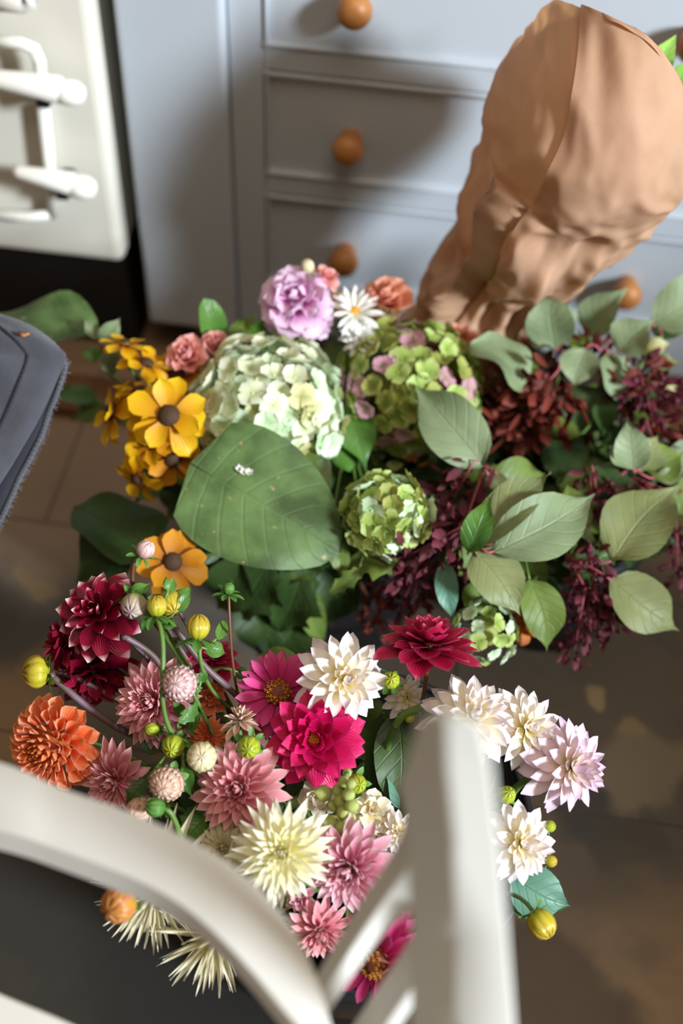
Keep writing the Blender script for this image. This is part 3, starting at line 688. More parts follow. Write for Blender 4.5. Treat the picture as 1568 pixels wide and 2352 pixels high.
bar([(x, y, d) for (x, y), d in zip([(985, 2060), (935, 2160), (862, 2270), (780, 2390), (640, 2560)], ds)],
    [(x, y, d) for (x, y), d in zip([(1040, 2110), (990, 2200), (912, 2312), (835, 2420), (700, 2600)], ds)],
    [(x, y, d) for (x, y), d in zip([(1050, 2130), (1012, 2225), (945, 2325), (868, 2440), (740, 2620)], ds)], 'lower_slat')
# right post
pr = [(1640, 1012, 1088, 978, .475), (1660, 1015, 1118, 955, .478), (1760, 1020, 1138, 925, .492), (1950, 1040, 1158, 930, .52), (2150, 1048, 1174, 938, .555), (2352, 1056, 1190, 940, .59), (2800, 1075, 1222, 965, .67)]
rows = []
for (y, xf, xr_, xl_, d) in pr:
    F_, R_, L_ = PD(xf, y, d), PD(xr_, y + 6, d - .005), PD(xl_, y - 4, d + .036)
    rows.append([F_, R_, R_ + (L_ - F_) * .9, L_])
dirn = (sum(rows[-1], Vector()) / 4 - sum(rows[-2], Vector()) / 4).normalized()
cpt = sum(rows[-1], Vector()) / 4; ln = (cpt.z - .0) / -dirn.z
rows.append([p + dirn * ln * 1.0 for p in rows[-1]])
for p in rows[-1]: p.z = 0.0
cm = sum(rows[0], Vector()) / 4
rows.insert(0, [p + (cm - p) * .55 + Vector((0, 0, .004)) for p in rows[0]])
foot_r = sum(rows[-1], Vector()) / 4
member(rows, 'back_post', bw=.006)
# left post (beyond the frame), seat and front legs carry the visible slats
lx = PD(-620, 1715, .785); lp = [lx + Vector((0, .01, .12)), lx, Vector((lx.x - .01, lx.y - .06, .45)), Vector((lx.x, foot_r.y, 0.0))]
member([[p + Vector(q) for q in ((-.016, -.016, 0), (.016, -.016, 0), (.016, .016, 0), (-.016, .016, 0))] for p in lp], 'back_post', bw=.005)
sy0 = .10
def rail(a, b, h, t, name):
    a, b = Vector(a), Vector(b); n = Vector((0, 0, 1)).cross((b - a).normalized()).normalized() * t / 2; u = Vector((0, 0, h / 2))
    member([[p - n - u, p + n - u, p + n + u, p - n + u] for p in (a, b)], name, bw=.003, smooth=False)
a, b = PD(-40, 2330, .70), PD(150, 2420, .66)
slat([(-640, 2040, .84), (-200, 2190, .785), (0, 2280, .765), (170, 2352, .75), (420, 2480, .73)],
     [(-640, 2190, .82), (-200, 2350, .765), (0, 2440, .745), (170, 2520, .73), (420, 2650, .71)],
     imd * .012 + fw * .014, 'lower_curved_slat')
lowend = PD(420, 2560, .72)
rail(lowend + Vector((.0, -.005, -.005)), Vector((foot_r.x - .01, foot_r.y + .06, lowend.z)), .03, .018, 'back_rail')
seat = MB().box(((lx.x + foot_r.x) / 2, foot_r.y - .20, .445), (foot_r.x - lx.x + .02, .42, .022)); part('seat', seat, M['chair'], chair, False, .008)
for fx in (lx.x + .02, foot_r.x - .02): part('front_leg', MB().tube([(fx, foot_r.y - .37, 0), (fx, foot_r.y - .36, .436)], [.014, .02], 12), M['chair'], chair)

# ---- linen cloth over a stool at the left edge
stool = thing('stool', 'wooden stool mostly beyond the left edge, under grey linen', 'stool', (-.65, .83, 0))
part('stool_top', MB().lathe((-.65, .83, .36), [(0, .03), (.12, .03), (.128, .024), (.13, .012), (.126, 0), (0, 0)], 32), M['wood_dark'], stool)
for q in range(4):
    a_ = q * math.pi / 2 + .78; c_, s_ = math.cos(a_), math.sin(a_)
    part('leg', MB().tube([(-.65 + .09 * c_, .83 + .09 * s_, .365), (-.65 + .13 * c_, .83 + .13 * s_, 0)], [.014, .011], 10), M['wood_dark'], stool)
cl = thing('linen_cloth', 'charcoal grey linen cloth with folded hem hanging over the left edge', 'cloth', PZ(-60, 950, .41))
def sheet(bd, left, name, m, zdrop=0, sub=1, wav=.0035, thick=.002):
    bd = catmull([Vector(p) for p in bd], 6); rows = []; UVr = []
    for i, p in enumerate(bd):
        row = []; ur = []
        for j in range(15):
            t = j / 14; x = p.x + (left - p.x) * t; y = p.y + t * 40 * (1 - i / len(bd)); z = p.z + zdrop * t + wav * math.sin(t * 13 + i * .35) * min(1, t * 5)
            row.append(PZ(x, y, z)); ur.append((i / len(bd), t))
        rows.append(row); UVr.append(ur)
    o = part(name, MB().grid(rows, UVr), M[m], cl); s_ = o.modifiers.new('thick', 'SOLIDIFY'); s_.thickness = thick; s_.offset = 0
    return rows
r1 = sheet([(-60, 713, .462), (0, 722, .462), (60, 742, .46), (108, 772, .455), (144, 806, .447), (150, 826, .440), (128, 880, .425), (95, 950, .41), (55, 1020, .397), (10, 1095, .385), (-60, 1200, .37)], -460, 'folded_edge', 'linen')
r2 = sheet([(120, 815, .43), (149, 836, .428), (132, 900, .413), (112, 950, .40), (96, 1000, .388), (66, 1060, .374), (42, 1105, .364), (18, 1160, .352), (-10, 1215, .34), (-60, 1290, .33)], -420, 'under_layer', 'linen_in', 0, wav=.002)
fringe = MB()
for i in range(3, len(r2) - 1):
    p, q = r2[i][0], r2[i + 1][0]; fringe.tube([p + Vector((0, 0, .001)), q + Vector((0, 0, .001))], .0026, 6)
    for k_ in range(4):
        rr_ = random.Random(i * 7 + k_); c = p + (q - p) * rr_.random(); fringe.tube([c, c + Vector((rr_.uniform(0, .006), rr_.uniform(-.004, .004), -.002))], .0006, 4)
part('frayed_edge', fringe, M['linen'], cl)
hem = MB()
for i in range(4, len(r1) - 1):
    p, q = r1[i][2], r1[i + 1][2]; hem.tube([p + Vector((0, 0, .0022)), q + Vector((0, 0, .0022))], .0016, 5)
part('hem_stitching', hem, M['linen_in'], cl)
part('thread_fleck', MB().tube([PZ(44, 766, .463), PZ(55, 771, .464), PZ(66, 766, .463)], .0018, 5), M['thread'], cl)

# ------------------------------------------------------------------ buckets
def bucket(key, px, py, zr, rt, rb, label, handle=False, xy=None):
    c = PZ(px, py, zr) if xy is None else Vector((xy[0], xy[1], zr)); BUCK[key] = ((c.x, c.y), rt, rb, zr)
    t = thing('bucket', label, 'bucket', (c.x, c.y, 0)); o0 = Vector((c.x, c.y, 0))
    part('pail', MB().lathe(o0, [(0, 0), (rb, 0), (rt, zr), (rt - .003, zr), (rb - .003, .006), (0, .006)], 40), M['bucket'], t)
    part('rim', MB().lathe(o0, [(rt + .004 * math.cos(a), zr + .004 * math.sin(a)) for a in [k * math.pi / 4 for k in range(9)]], 40), M['bucket'], t)
    for zz in (zr * .33, zr * .8):
        rr = rb + (rt - rb) * zz / zr; part('band', MB().lathe(o0, [(rr - .001, zz - .006), (rr + .003, zz), (rr - .001, zz + .006)], 40), M['bucket'], t)
    part('water', MB().lathe(o0, [(rb + (rt - rb) * .6 - .006, zr * .6), (0, zr * .6)], 32), M['water'], t)
    if handle:
        pts = [Vector((c.x + math.cos(a) * (rt + .006), c.y + math.sin(a) * (rt + .006) * 1.0, zr - .012 + 0 * a)) for a in [math.radians(20 + 140 * k / 16) for k in range(17)]]
        part('handle', MB().tube(pts, .0022, 8), M['bucket'], t)
    return t
bucket('front', 830, 1880, .26, .150, .105, 'dark zinc bucket holding the dahlias behind the white chair', True)
bucket('left', 0, 0, .20, .115, .09, 'dark bucket holding the hydrangeas and yellow flowers', xy=(-.085, .90))
bucket('right', 0, 0, .20, .115, .09, 'dark bucket holding the berry branches on the right', xy=(.165, .95))
bucket('back', 0, 0, .22, .085, .07, 'dark bucket standing behind the others under the paper wrap', xy=(.05, 1.125))

# ------------------------------------------------------------------ paper-wrapped bouquet
from mathutils import noise
rings = [(1010, 850, 1.44, 115), (1048, 790, 1.425, 128), (1100, 700, 1.39, 132), (1170, 590, 1.335, 144), (1232, 495, 1.28, 178), (1292, 398, 1.24, 216), (1338, 320, 1.21, 242), (1362, 284, 1.20, 248), (1378, 260, 1.20, 244)]
cp = catmull([PD(a, b, c) for a, b, c, r in rings], 9); rr = catmull([Vector((r * c / FPX, 0, 0)) for a, b, c, r in rings], 9)
pw = thing('paper_wrap', 'brown kraft paper cone wrapped around cut stems, leaning on the drawers', 'paper wrap', cp[0])
grid = []; uvs = []; nU = 150; n = len(cp)
for i in range(n):
    t = (cp[min(i + 1, n - 1)] - cp[max(i - 1, 0)]).normalized(); v = i / (n - 1)
    side = -(RW @ Vector((-1, 0, 0))); side = (side - t * side.dot(t)).normalized(); front = t.cross(side)
    if front.dot(fw) > 0: front = -front
    row = []; ur = []
    for j in range(nU + 1):
        u = j / nU; ph = math.radians(58 + 425 * u)         # overlaps itself on the front-left
        r_ = rr[i].x * (1 + .05 * (u - .5) * 1.1)
        if u > .962: r_ += (.003 * min(1, (u - .962) / .006)) * math.sin(math.pi * min(1, v * 1.45 + .05))
        q = Vector((math.cos(ph) * 1.5, math.sin(ph) * 1.5, v * 7.5))
        cr = noise.noise(q * .9 + Vector((3, 1, 2))); rid = 1 - abs(noise.noise(q * 1.25 + Vector((7, 3, 1)))) * 3.0 + .5 * (1 - abs(noise.noise(q * 2.9 + Vector((1, 8, 1)))) * 3)
        amp = (.015 - .008 * v) * max(0, math.sin(math.pi * min(1, v / .72))) ** .7 + .005
        r_ += amp * (cr * 1.0 + .55 * rid - .35)
        for (pa, va, pb, vb, dp, wd_) in ((150, .60, 100, .52, .011, .05), (100, .52, 62, .60, -.010, .06), (62, .60, 50, .38, .012, .05), (92, .50, 84, .34, .012, .05), (84, .34, 52, .28, -.009, .07), (128, .42, 96, .22, -.008, .06), (40, .70, 20, .40, .006, .08), (110, .85, 70, .60, -.005, .12)):
            A2, B2, Q2 = Vector((pa / 60, va * 2.6)), Vector((pb / 60, vb * 2.6)), Vector((math.degrees(ph) % 360 / 60, v * 2.6))
            k2 = max(0, min(1, (Q2 - A2).dot(B2 - A2) / (B2 - A2).length_squared)); r_ += dp * math.exp(-(Q2 - A2 - (B2 - A2) * k2).length / (wd_ * 2.2))
        ext = (.018 * max(0, math.sin(ph)) ** 1.3 - .012 * max(0, math.cos(ph)) + .055 * max(0, math.cos(ph - math.radians(192))) ** 2 + .003 * math.sin(ph * 3)) * (max(0, v - .5) / .5) ** 1.3
        fl = 1 + .25 * v if math.sin(ph) > 0 else 1 + .35 * v            # flattened a little towards the drawers
        P_ = cp[i] + (side * math.cos(ph) + front * math.sin(ph) * fl) * r_ + t * ext
        if P_.y > WY - .006: P_.y = WY - .006
        row.append(P_); ur.append((u, v))
    grid.append(row); uvs.append(ur)
po = part('paper_sheet', MB().grid(grid, uvs), M['kraft'], pw)
sb = po.modifiers.new('sub', 'SUBSURF'); sb.levels = 1; sb.render_levels = 1
def onp(i, deg, dr):
    j_ = ((deg + 360 if deg < 120 else deg) - 58) / 425 * nU; j_ = int(round(min(nU, j_))); return grid[i][j_] + (grid[i][j_] - cp[i]).normalized() * dr
fr_ = []
for i in range(0, int(n * .64)):
    k_ = math.sin(math.pi * min(1, (i / n) / .64 * .9 + .1)) ** .5; o_ = 3 * math.sin(i * .7)
    fr_.append([onp(i, 152 + o_, .0), onp(i, 147 + o_, .013 * k_ + .002), onp(i, 145 + o_, .015 * k_ + .002), onp(i, 134 + o_, .008 * k_ + .002), onp(i, 124 + o_, .002)])
fo = part('paper_fold', MB().grid(fr_), M['kraft'], pw); s_ = fo.modifiers.new('thick', 'SOLIDIFY'); s_.thickness = .001
ls = thing('lily_stem', 'lime green lily buds and leaves poking out of the paper cone', 'flower stem', cp[1])
part('stem', MB().tube([cp[1], cp[20], cp[45], cp[-1], PD(1452, 205, 1.20), PD(1500, 180, 1.20)], .004, 8), M['stem'], ls)
def blade(a, b, wpx, m='leaf_lily', root=ls):
    A, Bq = PD(*a), PD(*b); part('leaf', leaf_mb(A, Bq, wpx * a[2] / FPX, camdir(.5, .4, 1), 'lance', fold=.5, bulge=.05, wave=.0, seed=3), M[m], root)
blade((1470, 190, 1.20), (1552, 80, 1.17), 66); blade((1510, 235, 1.19), (1640, 130, 1.16), 70); blade((1500, 200, 1.21), (1600, 240, 1.19), 40); blade((1495, 190, 1.215), (1570, 210, 1.2), 30, 'leaf_dark')
# ------------------------------------------------------------------ dahlias in the front bucket
D = 'dahlia'
flower('ragged', D, M['bicolor'], 225, 1408, 112, .43, (-.25, .35, .9), 'dark red dahlia with white petal tips, upper left of the bucket', seed=3, stem=M['stem_p'], group=None)
flower('ragged', D, M['darkred'], 150, 1470, 92, .385, (-.85, .35, .25), 'dark red dahlia seen from the side behind the white-tipped one', seed=9, stem=M['stem_p'])
flower('open', D, M['darkred'], 215, 1545, 118, .36, (.15, -.45, .55), 'dark red dahlia with broad petals below the white-tipped one', seed=4, Nf=.7, stem=M['stem_p'])
flower('pompon', D, M['orange'], 112, 1716, 112, .36, (-.42, -.2, .85), 'orange ball dahlia at the left edge above the white chair slat', heart=M['orange_h'], seed=5)
flower('decorative', D, M['pink'], 352, 1612, 104, .37, (-.30, .12, .9), 'pink dahlia behind the long curved bud stem', heart=M['pink_h'], seed=6, Nf=1.2, squash=1.1)
flower('decorative', D, M['pink'], 262, 1795, 92, .345, (-.45, -.25, .8), 'pink dahlia between the orange ball dahlia and the pink bud', heart=M['pink_h'], seed=7)
flower('decorative', D, M['pink'], 548, 1812, 112, .365, (-.18, .12, .95), 'large pink dahlia left of the dark magenta one, above the cream dahlia', heart=M['pink_h'], seed=8)
flower('decorative', D, M['pink_w'], 800, 1995, 112, .36, (-.30, -.18, .92), 'pink dahlia with deep rose heart right of the cream dahlia', heart=M['pink_h'], seed=10)
flower('decorative', D, M['pink'], 735, 2140, 78, .32, (.2, -.35, .8), 'small pink dahlia below the deep rose one, by the slat crossing', heart=M['pink_h'], seed=11, Nf=.75)
flower('open', D, M['pink_w'], 690, 2065, 44, .335, (-.3, -.1, .8), 'half-hidden little pink bloom just under the cream dahlia', seed=12, Nf=.5)
flower('open', D, M['magenta'], 722, 1697, 113, .385, (-.05, .10, 1), 'deep magenta dahlia with a yellow centre, mid bucket', seed=13, centre='yellow', Nf=1.15)
flower('open', D, M['crimson'], 985, 1478, 118, .43, (.04, 1.0, .30), 'crimson dahlia seen side-on on a bare stem at the back', seed=14, Nf=1.25, stem=M['stem_b'])
flower('lily', D, M['white'], 790, 1560, 112, .41, (.30, .10, .9), 'white lilac-flushed dahlia above the deep magenta one', seed=15)
flower('lily', D, M['white'], 1085, 1648, 118, .40, (.15, .45, .7), 'white dahlia directly behind the top of the chair post', seed=16)
flower('lily', D, M['white'], 1208, 1672, 98, .375, (.35, .15, .8), 'cream-white dahlia between the chair post and the lilac one', seed=17)
flower('lily', D, M['lilac'], 1312, 1762, 112, .36, (.50, .05, .8), 'lilac-pink dahlia farthest to the right', seed=18, Nf=1.2)
flower('lily', D, M['white'], 1195, 1938, 96, .345, (.30, .12, .9), 'white dahlia low on the right of the chair post', seed=19)
flower('lily', D, M['white'], 935, 1600, 56, .365, (.25, .1, .8), 'small white bloom in shade right of the green bud', seed=20, Nf=.6)
flower('lily', D, M['white'], 915, 1912, 54, .34, (.1, .1, 1), 'pale dahlia half hidden by the left side of the chair post', seed=21, Nf=.8)
flower('cactus', D, M['cream'], 648, 1958, 122, .385, (-.05, .15, 1), 'large cream cactus dahlia with pointed petals', seed=22)
flower('decorative', D, M['ivory'], 515, 1948, 64, .335, (-.2, .1, 1), 'ivory dahlia tucked left of the cream cactus dahlia', seed=23, Nf=.9)
flower('spider', 'chrysanthemum', M['ivory'], 352, 2055, 180, .325, (-.3, -.5, .8), 'ivory spider bloom under the slat beside the orange bud', seed=24)
flower('spider', 'chrysanthemum', M['ivory'], 495, 2150, 195, .30, (-.1, -.6, .75), 'ivory spider bloom hanging lowest under the slat', seed=25)
flower('zinnia', 'zinnia', M['zinnia'], 640, 1592, 98, .375, (-.05, .25, .9), 'pink zinnia with brown and gold cone behind the magenta dahlia', seed=26, centre='cone', heart=None)
flower('zinnia', 'zinnia', M['zinnia'], 868, 2205, 115, .31, (-.55, -.1, .75), 'magenta zinnia seen through the gap between slat and post', seed=27, centre='cone')
flower('open', D, M['crimson'], 490, 1512, 66, .365, (.1, .6, .5), 'crimson bloom in shade behind the purple stems', seed=28, Nf=.7)
flower('frilly', D, M['orange'], 482, 1600, 45, .34, (.1, .3, .8), 'small burnt orange bloom deep between the pink ones', seed=29)
flower('decorative', D, M['orange'], 478, 1690, 50, .335, (.1, .0, .9), 'rusty orange bloom just below the green cluster', seed=30, Nf=.6)
flower('decorative', D, M['pink'], 590, 1665, 48, .335, (.2, .2, .9), 'dusky pink bloom half hidden under the zinnia', seed=31, Nf=.5)
flower('frilly', 'snapdragon_bloom', M['snap_w'], 850, 1862, 58, .345, (.2, .3, .9), 'white ruffled snapdragon bloom with yellow throat', seed=32)
flower('frilly', 'snapdragon_bloom', M['apricot'], 885, 1900, 40, .335, (.2, .1, .9), 'peach ruffled snapdragon bloom beside the white one', seed=33)
flower('frilly', 'snapdragon_bloom', M['snap_w'], 735, 1830, 52, .335, (-.2, .2, .9), 'white snapdragon bloom half hidden below the magenta dahlia', seed=34)
# snapdragon spike
sp_, en = stem_path(PZ(765, 1900, .35), camdir(.1, .8, .4), 'front', random.Random(2), .03); sr0 = thing('snapdragon', 'pale green snapdragon spike of closed buds by the magenta dahlia', 'flower', en)
top = PZ(797, 1775, .40); s0 = PZ(765, 1900, .35); part('stem', MB().tube(sp_[::-1] + [(s0 + top) / 2, top], .0022, 7), M['stem'], sr0)
for i, (bx, by, r_) in enumerate([(797, 1775, 11), (790, 1795, 14), (806, 1800, 13), (776, 1815, 15), (800, 1825, 16), (742, 1822, 20), (782, 1838, 17), (808, 1850, 17), (765, 1850, 15), (790, 1865, 18), (800, 1878, 18), (760, 1892, 23), (785, 1900, 17)]):
    z = .40 - (by - 1775) * .0004 + .006 * ((i * 37) % 5 - 1); c = PZ(bx, by, z); d = dz(bx, by, z); R = r_ * d / FPX; ax = camdir((bx - 785) / 30, .4, .8)
    b_ = MB(); b_.lathe(c, [(0, -R * 1.1), (R * .7, -R * .8), (R, -R * .1), (R * .85, R * .5), (R * .4, R * 1.0), (0, R * 1.25)], 12, ax)
    for q in range(3):
        Pp, U = petal_verts(R * 1.2, R * 1.0, 'round', 1.0, .9, nx=3, ny=4); Mx = Matrix.Translation(c) @ frame(ax) @ pmatrix(q * 2.1, .35, R * .75, -R * .5); b_.grid([[Mx @ v for v in r] for r in Pp], U)
    part('bud', b_, M['snap'], sr0)

# ---- buds
G = 'bud_green'
bud('dahlia_bud', M['bud_yellow'], 83, 1543, 37, .375, (-.9, .05, .3), 'fat yellow-green bud on a thick purple stem, far left', NB=9, sepang=1.5, seplen=1.2, stem=M['stem_p'], sr=.0024, k=.8, plen=2.4)
bud('dahlia_bud', M['bud_pink'], 412, 1570, 39, .43, (-.1, .1, 1), 'round pink bud opening in front of a pink dahlia', NB=20, rows=5, plen=.8, seplen=.9, sepang=1.2, k=.9)
bud('dahlia_bud', M['bud_blush'], 383, 1800, 38, .385, (-.1, -.1, 1), 'blush bud opening above the chair slat', NB=20, rows=5, plen=.8, seplen=.9, k=.9)
bud('dahlia_bud', M['bud_cream'], 463, 1738, 33, .395, (.1, .2, 1), 'smooth cream bud left of the large pink dahlia', NB=12, rows=3, plen=1.6, seplen=.9, k=.95)
flower('lily', 'dahlia', M['bud_blush'], 550, 1652, 47, .385, (.0, 1.0, .35), 'dusty pink half-open bud pointing upward', seed=41, Nf=.6, squash=1.3)
bud('dahlia_bud', M[G], 571, 1716, 25, .40, (.0, -.1, 1), 'bright green bud below the dusty pink half-open one', NB=9, seplen=1.3)
bud('dahlia_bud', M[G], 398, 1714, 25, .39, (-.1, -.2, 1), 'green bud at the foot of the long curved stem', NB=9, seplen=1.0)
bud('dahlia_bud', M[G], 349, 1676, 16, .385, (-.6, .1, .7), 'tiny green bud below the pink dahlia at left', NB=8, seplen=1.1)
bud('dahlia_bud', M['bud_purple'], 308, 1392, 29, .445, (-.1, -.4, .9), 'yellow bud streaked purple beside the white-tipped dahlia', NB=9, rows=2, seplen=1.4, stem=M['stem_p'])
bud('dahlia_bud', M['bud_yellow'], 392, 1386, 29, .44, (.3, -.5, .7), 'yellow-green bud with upright leafy sepals, top of the group', NB=9, seplen=1.6, sepang=1.1, stem=M['stem_p'])
bud('dahlia_bud', M['bud_yellow'], 360, 1392, 22, .455, (0, 1, .1), 'green-collared bud at the tip of the long curved stem', NB=9, seplen=1.9, sepang=1.9, sr=.0021,
    path=bezier(PZ(362, 1425, .452), PZ(395, 1500, .45), PZ(345, 1620, .42), PZ(400, 1690, .385), 12) + bezier(PZ(400, 1690, .385), PZ(450, 1720, .33), PZ(600, 1800, .25), PZ(700, 1850, .03), 8)[1:])
bud('dahlia_bud', M['bud_yellow'], 455, 1440, 26, .44, (.1, 1, .1), 'nodding bud with broad leafy sepals on an olive stem', NB=9, seplen=1.9, sepang=2.0,
    path=bezier(PZ(458, 1470, .435), PZ(455, 1530, .43), PZ(470, 1580, .38), PZ(520, 1620, .34), 10) + bezier(PZ(520, 1620, .34), PZ(600, 1680, .3), PZ(700, 1780, .2), PZ(740, 1850, .03), 8)[1:])
bud('dahlia_bud', M['calyx'], 525, 1352, 13, .45, (.1, .9, .3), 'small green sepal rosette on a thin upright stem', NB=6, seplen=2.8, sepang=1.4, sep=7,
    path=bezier(PZ(525, 1370, .445), PZ(528, 1450, .43), PZ(530, 1520, .40), PZ(545, 1590, .36), 10) + [PZ(620, 1680, .30), PZ(740, 1830, .03)], sr=.0012, stem=M['stem_b'])
bud('dahlia_bud', M['bud_pink'], 334, 1262, 20, .48, (.6, .7, .4), 'small reddish bud standing highest on the left', NB=8, seplen=1.5, stem=M['stem_b'],
    path=bezier(PZ(310, 1290, .472), PZ(298, 1320, .46), PZ(302, 1360, .44), PZ(330, 1400, .42), 8) + bezier(PZ(330, 1400, .42), PZ(450, 1560, .36), PZ(600, 1700, .28), PZ(720, 1880, .03), 8)[1:])
bud('dahlia_bud', M['bud_orange'], 272, 2078, 40, .405, (-.4, -.1, .9), 'orange and gold bud below the chair slat', NB=8, rows=2, plen=2.2, seplen=.8, k=1.0)
bud('dahlia_bud', M['bud_blush'], 318, 1862, 28, .365, (-.2, -.3, .9), 'blush bud peeking over the edge of the chair slat', NB=12, rows=3, plen=1.4, seplen=.8)
bud('dahlia_bud', M['calyx'], 357, 1855, 21, .385, (-.8, .2, .5), 'dark green bud on a hooked bright stem above the slat', NB=8, seplen=1.0, path=bezier(PZ(378, 1858, .385), PZ(400, 1862, .385), PZ(405, 1900, .37), PZ(430, 1960, .34), 8) + [PZ(560, 1960, .28), PZ(740, 1900, .03)], sr=.0022)
bud('dahlia_bud', M[G], 620, 2026, 20, .345, (.1, -.2, 1), 'lime bud under the lower edge of the cream dahlia', NB=8, seplen=1.2)
bud('dahlia_bud', M[G], 897, 1562, 20, .40, (.0, .3, 1), 'green bud right of the upper white dahlia', NB=8, seplen=1.6, sepang=2.0)
bud('dahlia_bud', M[G], 818, 1800, 22, .36, (.3, .1, .9), 'leafy green bud beside the snapdragon spike', NB=8, seplen=1.7, sepang=1.0)
bud('dahlia_bud', M['bud_yellow'], 1243, 2122, 31, .33, (.5, -.7, .5), 'yellow-green bud hanging lowest on the right', NB=9, seplen=1.1, stem=M['stem'])
bud('dahlia_bud', M[G], 1262, 1898, 13, .335, (.6, .3, .5), 'tiny green bud right of the low white dahlia', NB=7, seplen=1.4)
bud('dahlia_bud', M['bud_yellow'], 1265, 1978, 13, .325, (.8, 0, .5), 'tiny yellow bud behind the low white dahlia', NB=7, seplen=1.2)
bud('dahlia_bud', M[G], 1163, 1826, 20, .36, (.2, .5, .8), 'green calyx bud against the right side of the chair post', NB=8, seplen=1.2)
bud('dahlia_bud', M[G], 940, 1648, 12, .37, (.4, -.2, .8), 'small green bud on the arched stem left of the post', NB=7, seplen=1.2)

# thick stems crossing towards the left
for lb, pts, r_, m_ in (('thick purple bare stem running to the fat left bud', [(118, 1552, .372), (190, 1615, .355), (265, 1668, .335), (330, 1700, .31), (520, 1790, .20), (650, 1850, .03)], .0031, 'stem_p'),
                        ('long mauve bare stem crossing behind the curved one', [(285, 1462, .42), (345, 1500, .40), (400, 1560, .37), (560, 1700, .27), (700, 1840, .03)], .0026, 'stem_p'),
                        ('long mauve bare stem running up to the leafy sepals', [(330, 1358, .44), (400, 1440, .42), (470, 1530, .39), (535, 1590, .36), (640, 1700, .24), (760, 1860, .03)], .0028, 'stem_p'),
                        ('dark green stem behind the right-hand white dahlias', [(1232, 1770, .33), (1180, 1812, .30), (1110, 1850, .26), (950, 1880, .03)], .003, 'stem'),
                        ('arched light green stem left of the chair post', [(985, 1622, .385), (930, 1640, .375), (898, 1690, .35), (880, 1760, .28), (860, 1860, .03)], .0032, 'stem')):
    P_ = catmull([PZ(*p) for p in pts], 5); t = thing('bare_stem', lb, 'stem', P_[-1]); part('stem', MB().tube(P_, r_, 8), M[m_], t)
    part('cut_node', MB().ball(P_[0], r_ * 1.25, n=8, m=6), M[m_], t)

# leaves of the front bucket
def fl_sprig(lb, top, lv, sm='stem'): return sprig('foliage_sprig', lb, 'foliage', 'front', top, lv, sm=sm)
fl_sprig('dark blue-green pointed leaf below the low white dahlia', [(1180, 1990, .31)], [(1170, 2010, 1312, 2082, 110, .30, .28, 'leaf_blue', 'ovate', .2), (1165, 2060, 1300, 2085, 44, .285, .28, 'leaf_dark', 'lobed', 0), (1165, 2080, 1240, 2112, 26, .285, .28, 'leaf_green', 'lance', 0)])
fl_sprig('dark green leaves filling the gap left of the chair post', [(890, 1720, .31)], [(915, 1640, 905, 1890, 120, .34, .29, 'leaf_dark', 'ovate', .2), (880, 1640, 850, 1840, 95, .32, .28, 'leaf_dark', 'ovate', -.5), (925, 1860, 880, 1730, 70, .30, .32, 'leaf_blue', 'ovate', .3), (960, 1600, 900, 1680, 60, .34, .33, 'leaf_green', 'lobed', .4)])
fl_sprig('green serrated leaves around the green buds', [(430, 1680, .34)], [(410, 1660, 455, 1610, 30, .39, .39, 'leaf_green', 'lobed', .4), (420, 1640, 395, 1610, 26, .38, .39, 'leaf_green', 'ovate', 0), (440, 1620, 440, 1690, 44, .37, .36, 'leaf_green', 'lobed', .2), (460, 1570, 470, 1530, 22, .40, .41, 'leaf_green', 'ovate', .2),
    (420, 1760, 440, 1830, 44, .37, .36, 'leaf_green', 'ovate', .3), (400, 1790, 330, 1760, 40, .35, .35, 'leaf_dark', 'lobed', .3), (340, 1790, 290, 1850, 44, .37, .36, 'leaf_dark', 'lobed', .2), (340, 1730, 370, 1660, 50, .33, .34, 'leaf_blue', 'lobed', .1)])
fl_sprig('dark leaf cluster under the large pink dahlia', [(480, 1860, .31)], [(470, 1880, 410, 1950, 70, .33, .32, 'leaf_green', 'lobed', .2), (450, 1850, 440, 1930, 60, .32, .31, 'leaf_green', 'lobed', -.3), (430, 1840, 380, 1900, 70, .31, .30, 'leaf_dark', 'ovate', .3), (460, 1720, 420, 1880, 90, .32, .31, 'leaf_dark', 'ovate', 0)])
fl_sprig('small fresh leaves beside the upper leafy sepals', [(370, 1430, .42)], [(400, 1410, 440, 1350, 26, .44, .45, 'leaf_green', 'ovate', .2), (385, 1360, 400, 1325, 24, .455, .46, 'leaf_green', 'ovate', .2), (350, 1420, 325, 1450, 28, .44, .43, 'leaf_green', 'ovate', .2), (300, 1360, 345, 1340, 26, .45, .455, 'leaf_green', 'ovate', 0), (375, 1430, 410, 1440, 24, .44, .44, 'leaf_green', 'ovate', 0),
    (285, 1400, 290, 1490, 30, .42, .41, 'leaf_dark', 'ovate', .3), (470, 1490, 520, 1500, 36, .41, .40, 'leaf_green', 'ovate', .2), (500, 1470, 515, 1420, 26, .42, .42, 'leaf_green', 'ovate', .2), (540, 1540, 575, 1560, 30, .38, .38, 'leaf_dark', 'lance', .2)])
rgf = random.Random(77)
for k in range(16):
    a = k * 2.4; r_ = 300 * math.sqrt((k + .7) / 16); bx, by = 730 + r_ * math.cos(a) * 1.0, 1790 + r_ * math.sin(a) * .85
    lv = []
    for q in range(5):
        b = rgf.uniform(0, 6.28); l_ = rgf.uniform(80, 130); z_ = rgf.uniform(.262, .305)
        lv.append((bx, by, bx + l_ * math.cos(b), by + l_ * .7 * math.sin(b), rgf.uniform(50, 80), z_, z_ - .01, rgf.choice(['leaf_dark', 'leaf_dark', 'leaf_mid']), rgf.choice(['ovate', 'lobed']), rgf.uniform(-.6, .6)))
    s_ = sprig('foliage_sprig', 'dark dahlia foliage in shade between the blooms of the front bucket', 'foliage', 'front', [(bx, by, .275)], lv, group='shaded foliage in the front bucket')

